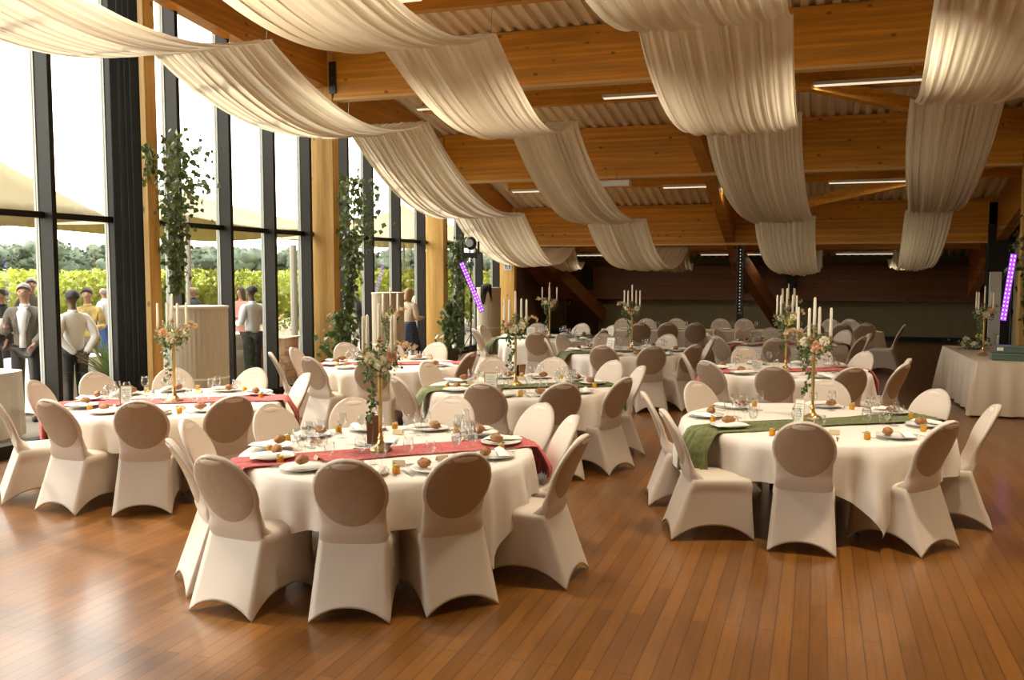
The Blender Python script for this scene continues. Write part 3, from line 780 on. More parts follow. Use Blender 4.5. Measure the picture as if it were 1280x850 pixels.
CAND = {'A': ((-2.83, 5.66), 'cream'), 'B': ((-5.77, 7.22), 'cream'), 'C': ((-.02, 8.02), 'peach'), 'D': ((-3.08, 9.40), 'cream'), 'E': ((-5.36, 11.05), 'cream'),
        'F': ((-2.72, 14.1), 'peach'), 'G': ((-.36, 11.92), 'yellow'), 'H': ((-.47, 16.3), 'cream'), 'I': ((-4.68, 16.3), 'cream')}
for n_, (k, T) in enumerate(TAB.items()):
    cx, cy = T['c']; base = math.atan2(-cy, -cx)
    seats = sorted(T['ch'], key=lambda p: (base - math.atan2(p[1]-cy, p[0]-cx)) % (2*PI) if abs((base - math.atan2(p[1]-cy, p[0]-cx)+PI) % (2*PI) - PI) > .3 else 0)
    # make the seat closest to the camera the first one, then go clockwise
    near = min(T['ch'], key=lambda p: p[0]**2+p[1]**2)
    a0 = math.atan2(near[1]-cy, near[0]-cx)
    seats = sorted(T['ch'], key=lambda p: (a0 - math.atan2(p[1]-cy, p[0]-cx) + 1e-6) % (2*PI))
    for q, (bx, by, *tu) in enumerate(seats):
        seat = 'nearest seat' if q == 0 else '%s seat clockwise from the nearest' % NTH[q]
        nv = Vector((bx-cx, by-cy)).normalized(); cv = Vector((-bx, -by)).normalized(); d = nv.dot(cv)
        view = 'seen from behind' if d > .45 else ('facing the camera' if d < -.45 else 'seen side-on')
        place_chair(bx, by, cx, cy, 'covered chair %s, %s, %s' % (view, seat, TN[k]), 'white covered chairs at the round tables', R(tu[0]) if tu else 0)
    table(k, T); tablecloth(k, T); runner(k, T)
    lay(k, T, seats, k in 'ABCDE')
    (px, py), fcol = CAND[k]
    candelabrum(px, py, k, TN[k], 7+n_, flowers=fcol)
# spare chair standing alone behind, right of the rows
place_chair(1.62, 19.3, .62, 19.45, 'covered chair standing alone on the dark floor past the long table', 'white covered chairs at the round tables')

# menu frames
def menu(x, y, rz, label, w=.10, h=.17, mat=M_gold, tilt=12, z=PZ+.012):
    t = thing('table_number_stand', label, 'menu stand', (x, y, z), rz)
    a = R(tilt); u = Vector((w/2, 0, 0)); v = Vector((0, math.sin(a), math.cos(a)))*h/2; n = u.cross(v).normalized()
    c = Vector((0, 0, h/2*math.cos(a)))
    MB().obox(c, u*.92, v*.95, n*.002).build('card', mat if tilt == 5 else M_paper, t)
    fr = MB()
    for s in (-1, 1): fr.obox(c+u*s, u*.06, v*1.03, n*.005); fr.obox(c+v*s, u*1.06, v*.035, n*.005)
    fr.build('frame', mat, t)
    l = MB()
    for q in range(6): l.obox(c + v*(.6-.2*q) - n*.0 + (-n if n.y > 0 else n)*.003, u*(.55 if q % 2 else .7), v*.018, n*.0006)
    if tilt != 5: l.build('printed_lines', M_ink, t)
    MB().tube([c+v*.4, (0, h*.42, .003)], .004, 5).build('strut', mat, t)
menu(-6.05, 6.9, R(35), 'tilted menu card in a thin gold frame on the window-side red-runner table')
menu(-2.98, 5.85, R(200), 'brown wooden number stand turned away behind the foremost brass candelabrum', .09, .2, plain('walnut', (.16, .06, .025), .5), 5)
menu(-.12, 7.72, R(-12), 'narrow white menu card leaning beside the foremost green-runner candelabrum', .075, .2, M_kraft, 16)
menu(-3.2, 8.95, R(15), 'gold framed number sign on the middle green-runner table', .13, .17, M_gold, 4)
menu(-.68, 11.5, R(5), 'small white menu card on the middle red-runner table', .12, .14, M_paper, 10)
menu(-2.95, 13.6, R(-15), 'white leaning menu card on the far green-runner table', .12, .22, M_paper, 14)
menu(-4.95, 16.0, R(5), 'white square card on the farthest green-runner table', .14, .2, M_paper, 8)
menu(-5.2, 10.75, R(10), 'white square card on the second window-side table', .14, .16, M_paper, 8)
# carafe
o = MB().lathe([(.001,.002),(.045,.002),(.048,.01),(.048,.10),(.03,.15),(.022,.18),(.027,.22),(.025,.22),(.02,.18),(.046,.1),(.045,.008),(.001,.006)], 20, cap=False).build('glass_carafe', M_glass, smooth=True, loc=(-2.45, 6.3, PZ))
tag(o, 'clear glass carafe on the far side of the foremost red-runner table', 'carafe')

# ------------------------------------------------------------------ long head table
hx0, hy0, hx1, hy1 = -4.3, 19.0, 1.2, 20.45
L = math.hypot(hx1-hx0, hy1-hy0)/2; ha = math.atan2(hy1-hy0, hx1-hx0); hc = ((hx0+hx1)/2, (hy0+hy1)/2)
ht = thing('long_table', 'long head table dressed in beige cloth before the back wall', 'table', (*hc, 0), ha)
MB().box(-L+.02, -.36, .70, L-.02, .36, .742).build('tabletop', M_kraft, ht)
for sx in (-1, -.33, .33, 1):
    for sy in (-1, 1): MB().tube([(sx*(L-.15), sy*.28, .7), (sx*(L-.15), sy*.28, 0)], .018, 8).build('leg', M_black, ht)
def box_cloth(name, mat, lx, ly, zt, zb, label, loc, rz, seed, amp=.02):
    """cloth over a rectangular table with pleated skirt"""
    per = []; n = int((lx+ly)*4*30)
    Pm = 2*(2*lx+2*ly)
    def pt(s):
        s = s % (4*(lx+ly))
        if s < 2*lx: return (-lx+s, -ly, 0, -1)
        s -= 2*lx
        if s < 2*ly: return (lx, -ly+s, 1, 0)
        s -= 2*ly
        if s < 2*lx: return (lx-s, ly, 0, 1)
        s -= 2*lx
        return (-lx, ly-s, -1, 0)
    Ptot = 4*(lx+ly)
    rows_ = [0, .03, .2, .4, .6, .8, 1]
    def fn(i, j):
        x, y, nx_, ny_ = pt(Ptot*i/n); t = rows_[j]
        f = math.sin(i*.62+2*math.sin(i*.13+seed))*.6 + .5*math.sin(i*.23+seed)
        cd_ = min(abs(abs(x)-lx)+abs(abs(y)-ly), .25)/.25
        a = (amp*f*min(1, t*2) + .03*t + .10*t*(1-cd_)**2)
        if j == 0: a = 0
        cx_ = (1 if x > 0 else -1)*(1-cd_)*t*.1; cy_ = (1 if y > 0 else -1)*(1-cd_)*t*.1
        return (x+nx_*a + (cx_ if nx_ == 0 else 0), y+ny_*a + (cy_ if ny_ == 0 else 0), zt - (zt-zb)*t - (.004 if j else 0))
    mb = MB(); mb.grid(n, len(rows_), fn, wrapu=True)
    mb.add([(-lx,-ly,zt),(lx,-ly,zt),(lx,ly,zt),(-lx,ly,zt)], [(0,1,2,3)])
    o = mb.build(name, mat, smooth=False, loc=loc); o.rotation_euler = (0, 0, rz)
    for p in o.data.polygons: p.use_smooth = True
    md = o.modifiers.new('e', 'EDGE_SPLIT'); md.split_angle = R(50)
    return o
tag(box_cloth('tablecloth', M_linenB, L, .39, ZT, .06, '', (*hc, 0), ha, 2), 'long beige cloth covering the head table down to the floor', 'tablecloth')
ux, uy = math.cos(ha), math.sin(ha)
hn = 0
far_s = [-2.35, -1.85, -1.2, -.25, .25, 2.1, 2.5]; near_s = [-2.1, -1.55, -1.0, 1.35, 1.9, 2.35]
ORD = ['first', 'second', 'third', 'fourth', 'fifth', 'sixth', 'seventh', 'eighth']
for side, lst in ((1, far_s), (-1, near_s)):
    for q, s in enumerate(lst):
        bx = hc[0]+ux*s - uy*side*.84; by = hc[1]+uy*s + ux*side*.84
        place_chair(bx, by, bx+uy*side, by-ux*side, 'covered chair on the %s side of the long table, %s from its window end' % ('far' if side > 0 else 'near', ORD[q]), 'covered chairs at the long table')
        if True:
            px, py = hc[0]+ux*s - uy*side*.2, hc[1]+uy*s + ux*side*.2
            dup(plate, (px, py, ZT+.004), 0, 'white dinner plate on the long table, %s side, %s from window end' % ('far' if side > 0 else 'near', ORD[q]), 'plates on the long table')
            for gi, gs in enumerate((-.1, .12)):
                dup(wglass, (px+ux*gs - uy*side*-.12, py+uy*gs + ux*side*-.12, ZT+.003), 0, '%s glass on the long table, %s side, %s from window end' % (('wine', 'water')[gi], 'far' if side > 0 else 'near', ORD[q]), 'glasses on the long table')

# ------------------------------------------------------------------ buffet table on the right
bt = thing('buffet_table', 'rectangular side table under floor-length beige cloth', 'table', (2.78, 15.35, 0), R(2))
MB().box(-.7, -1.42, .70, .7, 1.42, .742).build('tabletop', M_kraft, bt)
for sx in (-1, 1):
    for sy in (-1, 1): MB().tube([(sx*.6, sy*1.3, .7), (sx*.6, sy*1.3, 0)], .018, 8).build('leg', M_black, bt)
tag(box_cloth('tablecloth', M_linenB, .74, 1.46, ZT, .03, '', (2.78, 15.35, 0), R(2), 5, .045), 'beige cloth over the rectangular side table on the right', 'tablecloth')
candelabrum(2.32, 14.95, 'R', 'rectangular side table', 31, base_z=ZT+.004)
for q, (dz, dx, s) in enumerate([(0, 0, 1), (.105, -.02, .8)]):
    t = thing('storage_box', ['larger dark green box at the bottom of the pair on the side table', 'smaller dark green box stacked on the larger one'][q], 'box', (2.62+dx, 14.28, ZT+.004+dz), R(-4), 'green boxes on the side table')
    w, d, h = .3*s, .14*s, .10
    MB().box(-w, -d, 0, w, d, h-.02).build('box_body', M_boxg, t, bevel=.006)
    MB().box(-w-.008, -d-.008, h-.024, w+.008, d+.008, h).build('lid', plain('green_lid', (.13, .19, .15), .35), t, bevel=.006)
    if q == 1: MB().box(-w+.02, -d-.004, .03, -w+.1, -d-.0005, .075).build('label_sticker', M_paper, t)
fl = thing('flower_bouquet', 'loose bouquet of yellow and cream roses lying on the side table', 'flowers', (2.35, 16.1, ZT+.01))
rnd = random.Random(3); mb = MB()
for q in range(160): mb.leaf((rnd.gauss(0, .11), rnd.gauss(0, .15), abs(rnd.gauss(.07, .05))), rnd.uniform(.04, .08), rnd)
mb.build('foliage', M_leaf, fl)
for q, (a, b, c_, m) in enumerate([(0, -.16, .08, M_rosew), (.1, .02, .19, M_rosey), (-.08, .05, .14, M_rosew), (.17, -.13, .09, M_rosew), (-.13, -.08, .07, M_rosew)]):
    rose(fl, (0, 0, 0), .05, m, rnd); fl.children[-1].location = (a, b, c_); fl.children[-1].rotation_euler = (R(50), 0, R(10*q))
o = MB().lathe([(.07, 0), (.11, .02), (.12, .05), (.115, .055), (.10, .03), (.001, .025)], 24, (0, 0, 0)).build('black_bowl', M_black, smooth=True, loc=(2.75, 15.75, ZT+.004)); tag(o, 'small black bowl on the side table behind the candelabrum', 'bowl')
o = MB().lathe([(.03, 0), (.035, .01), (.03, .28), (.036, .3), (.034, .3), (.028, .28), (.03, .02), (.001, .012)], 16, cap=False).build('cylinder_vase', M_glass, smooth=True, loc=(2.55, 15.3, ZT+.004)); tag(o, 'slim clear glass vase on the rectangular side table', 'vase')

# ------------------------------------------------------------------ light stands, LED bars
def stand(x, y, h, label, rz=0):
    t = thing('light_stand', label, 'light stand', (x, y, 0), rz, 'black tripod stands')
    MB().tube([(0, 0, .25), (0, 0, h*.6)], .018, 8).build('lower_pole', M_black, t); MB().tube([(0, 0, h*.58), (0, 0, h)], .013, 8).build('upper_pole', M_black, t)
    MB().lathe([(.03, 0), (.035, .02), (.035, .08), (.02, .1)], 12, (0, 0, h*.58)).build('clamp', M_black, t)
    for q in range(3):
        a = 2*PI*q/3; MB().tube([(0, 0, .62), (.42*math.cos(a), .42*math.sin(a), .012)], .010, 6).tube([(0, 0, .28), (.27*math.cos(a), .27*math.sin(a), .23)], .007, 6).build('leg', M_black, t)
    return t
def ledbar(a, b, label):
    a = Vector(a); b = Vector(b); d = b-a; c = (a+b)/2
    t = thing('led_bar', label, 'LED bar', c, 0, 'purple LED bars')
    u = d/2; n = Vector((-c.x, -c.y, 0)).normalized(); s = u.cross(n).normalized(); n = s.cross(u).normalized(); n = n if n.dot(Vector((-c.x, -c.y, 0))) > 0 else -n
    MB().obox(-n*.03, u, s*.055, n*.03).build('housing', M_black, t)
    MB().obox(n*.003, u*.98, s*.048, n*.003).build('purple_diode_strip', M_uv, t)
    w = MB()
    for q in range(16):
        p = u*(-.92+1.84*q/15)
        for sd_ in (-.55, .55): w.obox(p + s*.048*sd_ + n*.008, u*.022, s*.009, n*.002)
    w.build('white_diodes', M_uvw, t)
ls = stand(-7.22, 18.9, 2.25, 'black tripod stand carrying the moving head spotlight beside the glass wall')
mh = thing('moving_head_spotlight', 'black moving head spotlight on top of the window-side stand', 'spotlight', (-7.22, 18.9, 2.27), R(10))
MB().box(-.17, -.14, 0, .17, .14, .1).build('base', M_black, mh, bevel=.015)
MB().box(-.19, -.05, .08, -.155, .05, .36).box(.155, -.05, .08, .19, .05, .36).box(-.19, -.05, .08, .19, .05, .12).build('yoke', M_black, mh, bevel=.01)
hd = MB().ball((0, 0, .32), .13, .15, .15, 20, 14).lathe([(.09, 0), (.10, .02), (.10, .06)], 20, (0, 0, 0)).build('head', plain('grey_black_plastic', (.035, .035, .04), .35), mh, smooth=True)
for v in hd.data.vertices:
    pass
MB().add([(.085*math.cos(2*PI*q/20), -.152, .32+.085*math.sin(2*PI*q/20)) for q in range(20)], [tuple(range(20))]).build('lens', plain('lens', (.45, .45, .5), .1), hd)
MB().lathe([(.09, 0), (.1, .006)], 20, (0, 0, -.03)).build('mounting_plate', plain('pale_plate', (.6, .6, .6), .4), mh)
ledbar((-7.33, 18.6, 2.18), (-6.90, 18.75, 1.10), 'purple LED bar leaning beside the window-side light stand')
stand(3.30, 18.5, 2.1, 'black tripod stand behind the side table on the right', .5)
ledbar((3.28, 18.35, 2.30), (3.14, 18.3, 1.10), 'purple LED bar tilted on the right-hand stand')
# white flat panel behind the right stand
o = MB().box(-.11, -.03, 0, .11, .03, 1.95).build('folded_screen', plain('pale_panel', (.62, .60, .54), .6), bevel=.005, loc=(3.42, 20.9, .02)); tag(o, 'narrow pale folded panel standing upright behind the right-hand stand', 'panel')
MB().box(-.2, -.12, -.02, .2, .12, 0).build('foot', M_black, o)
# steel truss leg with bulbs
t = thing('truss_leg', 'slim black steel upright with a line of small white bulbs', 'truss', (-1.88, 24.1, 0))
MB().box(-.09, -.09, 0, .09, .09, .03).build('base_plate', M_black, t)
tr = MB()
for a, b in ((-.07, -.07), (.07, -.07), (.07, .07), (-.07, .07)): tr.tube([(a, b, .03), (a, b, 2.62)], .016, 6)
for q in range(12):
    z = .1+.21*q; tr.tube([(-.07, -.07, z), (.07, -.07, z+.2)], .008, 5); tr.tube([(-.07, .07, z), (-.07, -.07, z+.2)], .008, 5); tr.box(-.06, -.05, z, .06, .05, z+.17)
tr.build('lattice', M_black, t)
bl = MB()
for q in range(20): bl.ball((0, -.095, 1.0+.08*q), .012, seg=6, rings=4)
bl.build('bulb_string', plain('bulb', (.8, .8, .75), .4, emit=(1, .95, .85), estr=.7), t)
# vertical loudspeakers on back beam
for x, lb in ((-6.75, 'black wall speaker on the low rear beam near the glass wall'), (-.75, 'black wall speaker on the low rear beam in the middle')):
    o = MB().box(-.13, -.12, -.33, .13, .12, .33).build('wall_speaker', M_black, bevel=.02, loc=(x, 27.76, 1.75)); tag(o, lb, 'speaker', 'black wall speakers')
    MB().box(-.11, -.128, -.3, .11, -.121, .3).build('grille', plain('grille', (.03, .03, .03), .8), o)

# ------------------------------------------------------------------ curved bar screens beside the posts
def curved_screen(x, y, r, h, label):
    t = thing('curved_bar_unit', label, 'bar unit', (x, y, 0), 0, 'tall curved bar units along the glass wall')
    mb = MB(); n = 72
    mb.grid(n, 2, lambda i, j: ((r + .004*(i % 2))*math.cos(2*PI*i/n), (r + .004*(i % 2))*math.sin(2*PI*i/n), .02+(h-.05)*j), wrapu=True)
    mb.build('ribbed_body', M_screen, t)
    MB().lathe([(r-.01, h-.035), (r+.015, h-.03), (r+.015, h-.005), (r, h)], 48).build('top_board', plain('pale_top', (.6, .54, .42), .5), t)
    MB().lathe([(r+.003, h*.40), (r+.008, h*.402), (r+.008, h*.415), (r+.003, h*.418)], 48).build('band', plain('pale_band', (.8, .75, .62), .5), t)
    MB().lathe([(r-.01, 0), (r-.01, .03)], 48).build('plinth', M_black, t)
curved_screen(-7.47, 9.89, .335, 1.55, 'cream ribbed round bar unit beside the black curtain')
curved_screen(-7.47, 15.30, .29, 1.60, 'cream ribbed round bar unit beside the woman in the cream jacket')
curved_screen(-7.38, 20.5, .28, 1.60, 'cream ribbed round bar unit with a black jacket on top')
# jacket
jk = MB(); rnd = random.Random(8)
def jfn(i, j):
    u = i/11; v = j/13; th = -1.9 + u*.9
    if v < .45: rr = .28*(v/.45); z = 1.645 + .03*noise.noise(Vector((u*4, v*5, 1))) + .02
    else: rr = .30+.03*noise.noise(Vector((u*5, v*4, 7))); z = 1.64 - (v-.45)*(.5 + .3*math.sin(u*7))
    return (rr*math.cos(th), rr*math.sin(th), z)
jk.grid(12, 14, jfn)
o = jk.build('jacket', plain('black_cloth', (.015, .014, .016), .85), smooth=True, solid=.02, loc=(-7.38, 20.5, 0)); tag(o, 'black jacket thrown over the top of the rear round bar unit', 'jacket')

# ------------------------------------------------------------------ black curtain
mb = MB(); n = 90
def cfn(i, j):
    u = i/(n-1); z = .02 + j*5.9/4
    f = .05*math.sin(u*2*PI*4) + .015*math.sin(u*2*PI*9+1+z*.2)
    return (-7.95 + .30*u + f*.9, 8.98 + .10*u + f*.6, z)
mb.grid(n, 5, cfn)
o = mb.build('window_curtain', M_curtain, smooth=True, solid=.006); tag(o, 'tall black curtain gathered in front of the first timber post', 'curtain')
MB().box(-8.1, 9.05, 5.85, -7.5, 9.1, 5.9).build('curtain_rail', M_black, o)

# ------------------------------------------------------------------ ivy garlands and potted ivy
def garland(pts, n, spread, label, size=.07, seed=1, mat2=True):
    rnd = random.Random(seed)
    t = thing('ivy_garland', label, 'garland', pts[0], 0, 'greenery garlands on the posts')
    P0 = Vector(pts[0]); V = [Vector(p)-P0 for p in pts]
    a = MB(); b = MB(); st = MB().tube([tuple(v) for v in V], .008, 5)
    for q in range(n):
        u = rnd.random()*(len(V)-1); i = int(u); f = u-i; p = V[i].lerp(V[min(i+1, len(V)-1)], f)
        sp = spread[i] + (spread[min(i+1, len(V)-1)]-spread[i])*f
        p = p + Vector((rnd.gauss(0, sp*.5), rnd.gauss(0, sp*.5), rnd.gauss(0, sp*.4)))
        (a if q % 3 else b).leaf(tuple(p), size*rnd.uniform(.6, 1.2), rnd, down=True)
    for q in range(6):
        u = rnd.random()*(len(V)-1); i = int(u); p = V[i].lerp(V[i+1], u-i); e = p + Vector((rnd.uniform(-.3, .3), rnd.uniform(-.2, .2), rnd.uniform(-.5, -.1)))
        st.tube([tuple(p), tuple((p+e)/2+Vector((0, 0, .1))), tuple(e)], .004, 4)
        for w in range(6):
            z = p.lerp(e, w/5); a.leaf(tuple(z), size*.7, rnd, down=True)
    a.build('ivy_leaves', M_leaf, t); b.build('pale_foliage', M_leaf2, t); st.build('vine_stem', M_stem, t)
    return t
garland([(-7.62, 9.72, 3.6), (-7.62, 9.75, 3.2), (-7.68, 9.75, 2.8), (-7.72, 9.72, 2.3), (-7.68, 9.72, 1.75)], 620, [.3, .42, .3, .14, .06], 'ivy garland hanging on the first post beside the black curtain', .10, 1)
pm = garland([(-7.8, 9.3, 3.45), (-7.62, 9.2, 3.5), (-7.5, 9.1, 3.35), (-7.45, 9.05, 3.15)], 40, [.03, .04, .05, .03], 'dry curling sprig poking out in front of the black curtain', .08, 9)
garland([(-7.62, 14.3, 3.55), (-7.62, 14.35, 3.0), (-7.65, 14.3, 2.5), (-7.68, 14.25, 1.9), (-7.68, 14.2, 1.3)], 600, [.26, .46, .26, .1, .06], 'ivy garland hanging on the second post, fullest at the top', .115, 2)
garland([(-7.6, 19.1, 2.65), (-7.6, 19.1, 2.3), (-7.6, 19.15, 1.8), (-7.62, 19.1, 1.2), (-7.62, 19.05, .7)], 480, [.22, .26, .2, .14, .08], 'leafy garland on the third post behind the spotlight', .11, 3)
garland([(3.75, 18.6, 2.75), (3.68, 18.6, 2.4), (3.72, 18.6, 1.9), (3.6, 18.6, 1.5), (3.62, 18.62, .9)], 600, [.35, .36, .2, .1, .05], 'dark garland with pale roses on the right-hand post', .12, 4)
for q in range(5):
    ro_p = bpy.data.objects['ivy_garland.004'] if 'ivy_garland.004' in bpy.data.objects else t
    rose(ro_p, (0, 0, 0), .06, M_rosew, rnd); ro_p.children[-1].location = [(-.15, -.2, -.1), (.05, -.3, -.35), (-.05, -.28, -.02), (.0, -.3, -.55), (-.2, -.25, -.3)][q]
    ro_p.children[-1].rotation_euler = (R(70), 0, 0)
def potted(x, y, h, label, seed, w=.3):
    rnd = random.Random(seed)
    t = thing('potted_ivy', label, 'plant', (x, y, 0), 0, 'potted climbing plants')
    MB().lathe([(.14, 0), (.16, .02), (.19, .32), (.2, .34), (.17, .34), (.16, .28), (.001, .27)], 24).build('pot', plain('dark_pot', (.05, .045, .04), .6), t)
    MB().tube([(0, 0, .27), (.02, 0, h)], .01, 6).build('support_cane', M_stem, t)
    a = MB()
    for q in range(int(230*h)):
        z = rnd.uniform(.3, h); s = w*(1 - .65*(z/h)**1.5); a.leaf((rnd.gauss(0, s*.5), rnd.gauss(0, s*.5), z), rnd.uniform(.08, .15), rnd, down=True)
    a.build('leaves', M_leaf, t)
potted(-7.45, 13.5, 1.35, 'dark green climbing plant at the foot of the second post', 21, .42)
potted(-7.4, 18.1, 1.35, 'slim climbing plant at the foot of the third post', 22, .28)

# small pictogram sign on the fourth post
sg = thing('wall_sign', 'small white square pictogram sign on the fourth post', 'sign', (-7.98, 23.68, 2.13))
MB().box(-.11, 0, -.13, .11, .012, .13).build('sign_plate', M_white, sg)
g = MB()
for sx in (-.05, .05):
    g.ball((sx, -.004, .07), .02, .003, .02, 10, 6); g.box(sx-.02, -.004, -.03, sx+.02, 0, .045); g.box(sx-.015, -.004, -.09, sx-.003, 0, -.03); g.box(sx+.003, -.004, -.09, sx+.015, 0, -.03)
g.box(-.003, -.004, -.1, .003, 0, .1)
g.build('pictogram', plain('sign_ink', (.05, .05, .15), .6), sg)

# ------------------------------------------------------------------ outside: terrace, vineyard, trees, sails
struct(MB().box(-400, -60, -.14, -8.35, 420, -.12).build('ground_outside', M_field))
struct(MB().box(-19, -10, -.12, -8.35, 40, -.02).build('terrace_floor', M_terr))
VA, VB = Vector((-30, 6.5, 0)), Vector((-6.5, 33.5, 0))
vd = (VB-VA).normalized(); vn = Vector((-vd.y, vd.x, 0))
vprof = None
for r_ in range(4):
    rnd = random.Random(40+r_); off = vn*(2.4*r_)
    t = thing('vine_row', ['nearest row of leafy green vines beyond the terrace', 'second row of leafy vines beyond the terrace', 'third row of vines, tops showing over the nearer rows', 'fourth row of vines, only its top shoots showing'][r_], 'vines', VA+off, 0, 'vineyard rows')
    Lr = (VB-VA).length + 6*r_
    core = MB()
    nU = int(Lr*2)
    def cf(i, j):
        p = vd*(Lr*i/nU); a = 2*PI*j/10
        q = 1+.5*noise.noise(Vector((i*.45, j*.8, r_*9)))
        pp = p + vn*(.22*math.cos(a)*q); return (pp.x, pp.y, 1.05 + .42*math.sin(a)*q)
    vs = [cf(i, j) for i in range(nU+1) for j in range(10)]
    core.add(vs, [(i*10+j, i*10+(j+1) % 10, (i+1)*10+(j+1) % 10, (i+1)*10+j) for i in range(nU) for j in range(10)])
    for q in range(16000 if r_ == 0 else 4500):
        u = rnd.random()*Lr; z = rnd.uniform(.35, 2.0) if r_ == 0 else rnd.uniform(1.2, 2.0); z += .12*noise.noise(Vector((u*.8, 0, r_)))
        p = vd*u + vn*rnd.uniform(-.42, .42); core.leaf((p.x, p.y, z), rnd.uniform(.09, .2), rnd)
    core.build('vine_foliage', M_vine, t)
    tk = MB()
    for q in range(int(Lr/1.2)):
        p = vd*(q*1.2+.3); tk.tube([(p.x, p.y, -.12), (p.x+.04, p.y, .4), (p.x, p.y, .8)], .03, 5)
    o = tk.build('vine_trunks', M_vinew, t); o['kind'] = 'stuff'
# tree line on the horizon
rnd = random.Random(77)
for q in range(54):
    ang = R(100 + 40*q/53 + rnd.uniform(-.4, .4)); D = 170 + rnd.uniform(-12, 25)
    h = 5.4 + rnd.uniform(-.5, .9) + (1.0 if 24 < q else 0)
    x, y = D*math.cos(ang), D*math.sin(ang)
    t = thing('woodland_tree', 'bushy grey-green tree in the wood on the horizon', 'tree', (x, y, -.12), 0, 'trees on the horizon beyond the vineyard')
    cr_ = MB()
    for b in range(12):
        a = rnd.uniform(0, 6.28); rr = rnd.uniform(.3, 2.2)
        s = rnd.uniform(.9, 1.7); cr_.ball((rr*math.cos(a), rr*math.sin(a), h-s*.9-rnd.uniform(0, h*.5)), s*1.1, s*1.1, s*.9, 12, 8, jit=.6)
    for b in range(260):
        a = rnd.uniform(0, 6.28); rr = rnd.uniform(.5, 3.2); cr_.leaf((rr*math.cos(a), rr*math.sin(a), rnd.uniform(.6, h*(1.02-.06*rr))), rnd.uniform(.5, .9), rnd)
    cr_.build('crown', M_tree, t, smooth=True)
    MB().tube([(0, 0, 0), (.1, 0, h*.6)], [.3, .15], 6).build('trunk', M_trunk, t)
# stretched sail canopies over the terrace
def sail(pk, corners, label, poles):
    c0 = Vector(pk); t = thing('sail_canopy', label, 'canopy', (pk[0], pk[1], 0), 0, 'cream sail canopies over the terrace')
    cs = [Vector(c)-Vector((pk[0], pk[1], 0)) for c in corners]; p0 = Vector((0, 0, pk[2]))
    mb = MB(); n = len(cs); M_ = 12
    for k in range(n):
        a, b = cs[k], cs[(k+1) % n]
        def fn(i, j):
            u = i/M_; v = j/M_; e = a.lerp(b, u); inn = (a+b)/2
            s = 4*u*(1-u); e = e + (Vector((0, 0, e.z))-e)*(.16*s); e.z += .25*s*(-.3)
            p = p0.lerp(e, v); p.z = p0.z + (e.z-p0.z)*(v**.72); return tuple(p)
        mb.grid(M_+1, M_+1, fn)
    mb.build('canvas', M_sail, t, smooth=2, solid=.01)
    for (x, y, h) in poles: MB().tube([(x-pk[0], y-pk[1], -.02), (x-pk[0], y-pk[1], h)], .04, 8).build('pole', M_pole, t)
    MB().tube([(0, 0, -.02), (0, 0, pk[2]+.1)], .05, 8).build('mast', M_pole, t)
sail((-14.5, 9.2, 6.2), [(-10.6, 6.5, 3.1), (-11.2, 12.55, 2.85), (-17.5, 14.0, 2.8), (-18.5, 7.0, 3.0)], 'cream sail canopy rising to a peak beyond the leftmost panes', [(-11.2, 12.5, 2.85), (-10.6, 6.5, 3.1)])
sail((-14.8, 19.2, 3.95), [(-11.6, 15.0, 3.05), (-11.2, 21.0, 3.0), (-18, 24.5, 2.9), (-18.5, 16.5, 3.1)], 'cream sail canopy seen through the panes left of the second post', [(-11.6, 15.0, 3.05), (-11.2, 21.0, 3.0)])
sail((-14.0, 30.0, 4.3), [(-10.4, 24.5, 2.95), (-9.8, 31.0, 2.9), (-16, 35, 2.9), (-18, 28, 3.1)], 'cream sail canopy seen between the second and third posts', [(-10.4, 24.5, 2.95), (-9.8, 31, 2.9)])
# terrace furniture
def hightable(x, y, rx, ry, h, label):
    t = thing('terrace_table', label, 'table', (x, y, -.02), 0, 'cloth covered terrace tables')
    n = 72
    def fn(i, j):
        a = 2*PI*i/n; c, s = math.cos(a), math.sin(a); sx = math.copysign(abs(c)**.4, c); sy = math.copysign(abs(s)**.4, s)
        f = 1+.035*math.sin(a*17)*(j/4)
        return (rx*sx*f, ry*sy*f, h - .004 - (h-.05)*(j/4))
    MB().grid(n, 5, fn, wrapu=True).add([(rx*math.copysign(abs(math.cos(2*PI*i/n))**.4, math.cos(2*PI*i/n)), ry*math.copysign(abs(math.sin(2*PI*i/n))**.4, math.sin(2*PI*i/n)), h) for i in range(n)], [tuple(range(n))]).build('cloth', M_cloth, t, smooth=False)
    MB().lathe([(.2, 0), (.2, .02), (.03, .05), (.03, h-.02)], 12).build('pedestal', M_black, t)
hightable(-9.55, 7.95, .55, .75, .82, 'cream clothed serving table outside the leftmost pane')
hightable(-10.4, 10.5, .5, .6, .78, 'cream clothed table behind the waiter in the white shirt')
hightable(-9.6, 13.3, .35, .45, .95, 'cream clothed high table beside the second waiter')
o = MB().lathe([(.001,.0),(.09,.0),(.10,.01),(.10,.2),(.105,.205)], 24, cap=False).lathe([(.001,.012),(.092,.012),(.092,.15),(.001,.15)], 24, mi=1, cap=False).build('drink_dispenser', [M_glass, plain('orange_drink', (.55, .17, .01), .2)], smooth=True, loc=(-9.42, 8.25, .81)); tag(o, 'glass dispenser of orange drink on the leftmost serving table', 'drink dispenser')
o = MB().lathe([(.001,.0),(.08,.0),(.17,.06),(.2,.14),(.17,.22),(.165,.22),(.19,.14),(.16,.065),(.001,.01)], 28, cap=False).build('glass_bowl', M_glass, smooth=True, loc=(-9.30, 7.85, .81)); tag(o, 'large round glass bowl on the leftmost serving table', 'bowl')
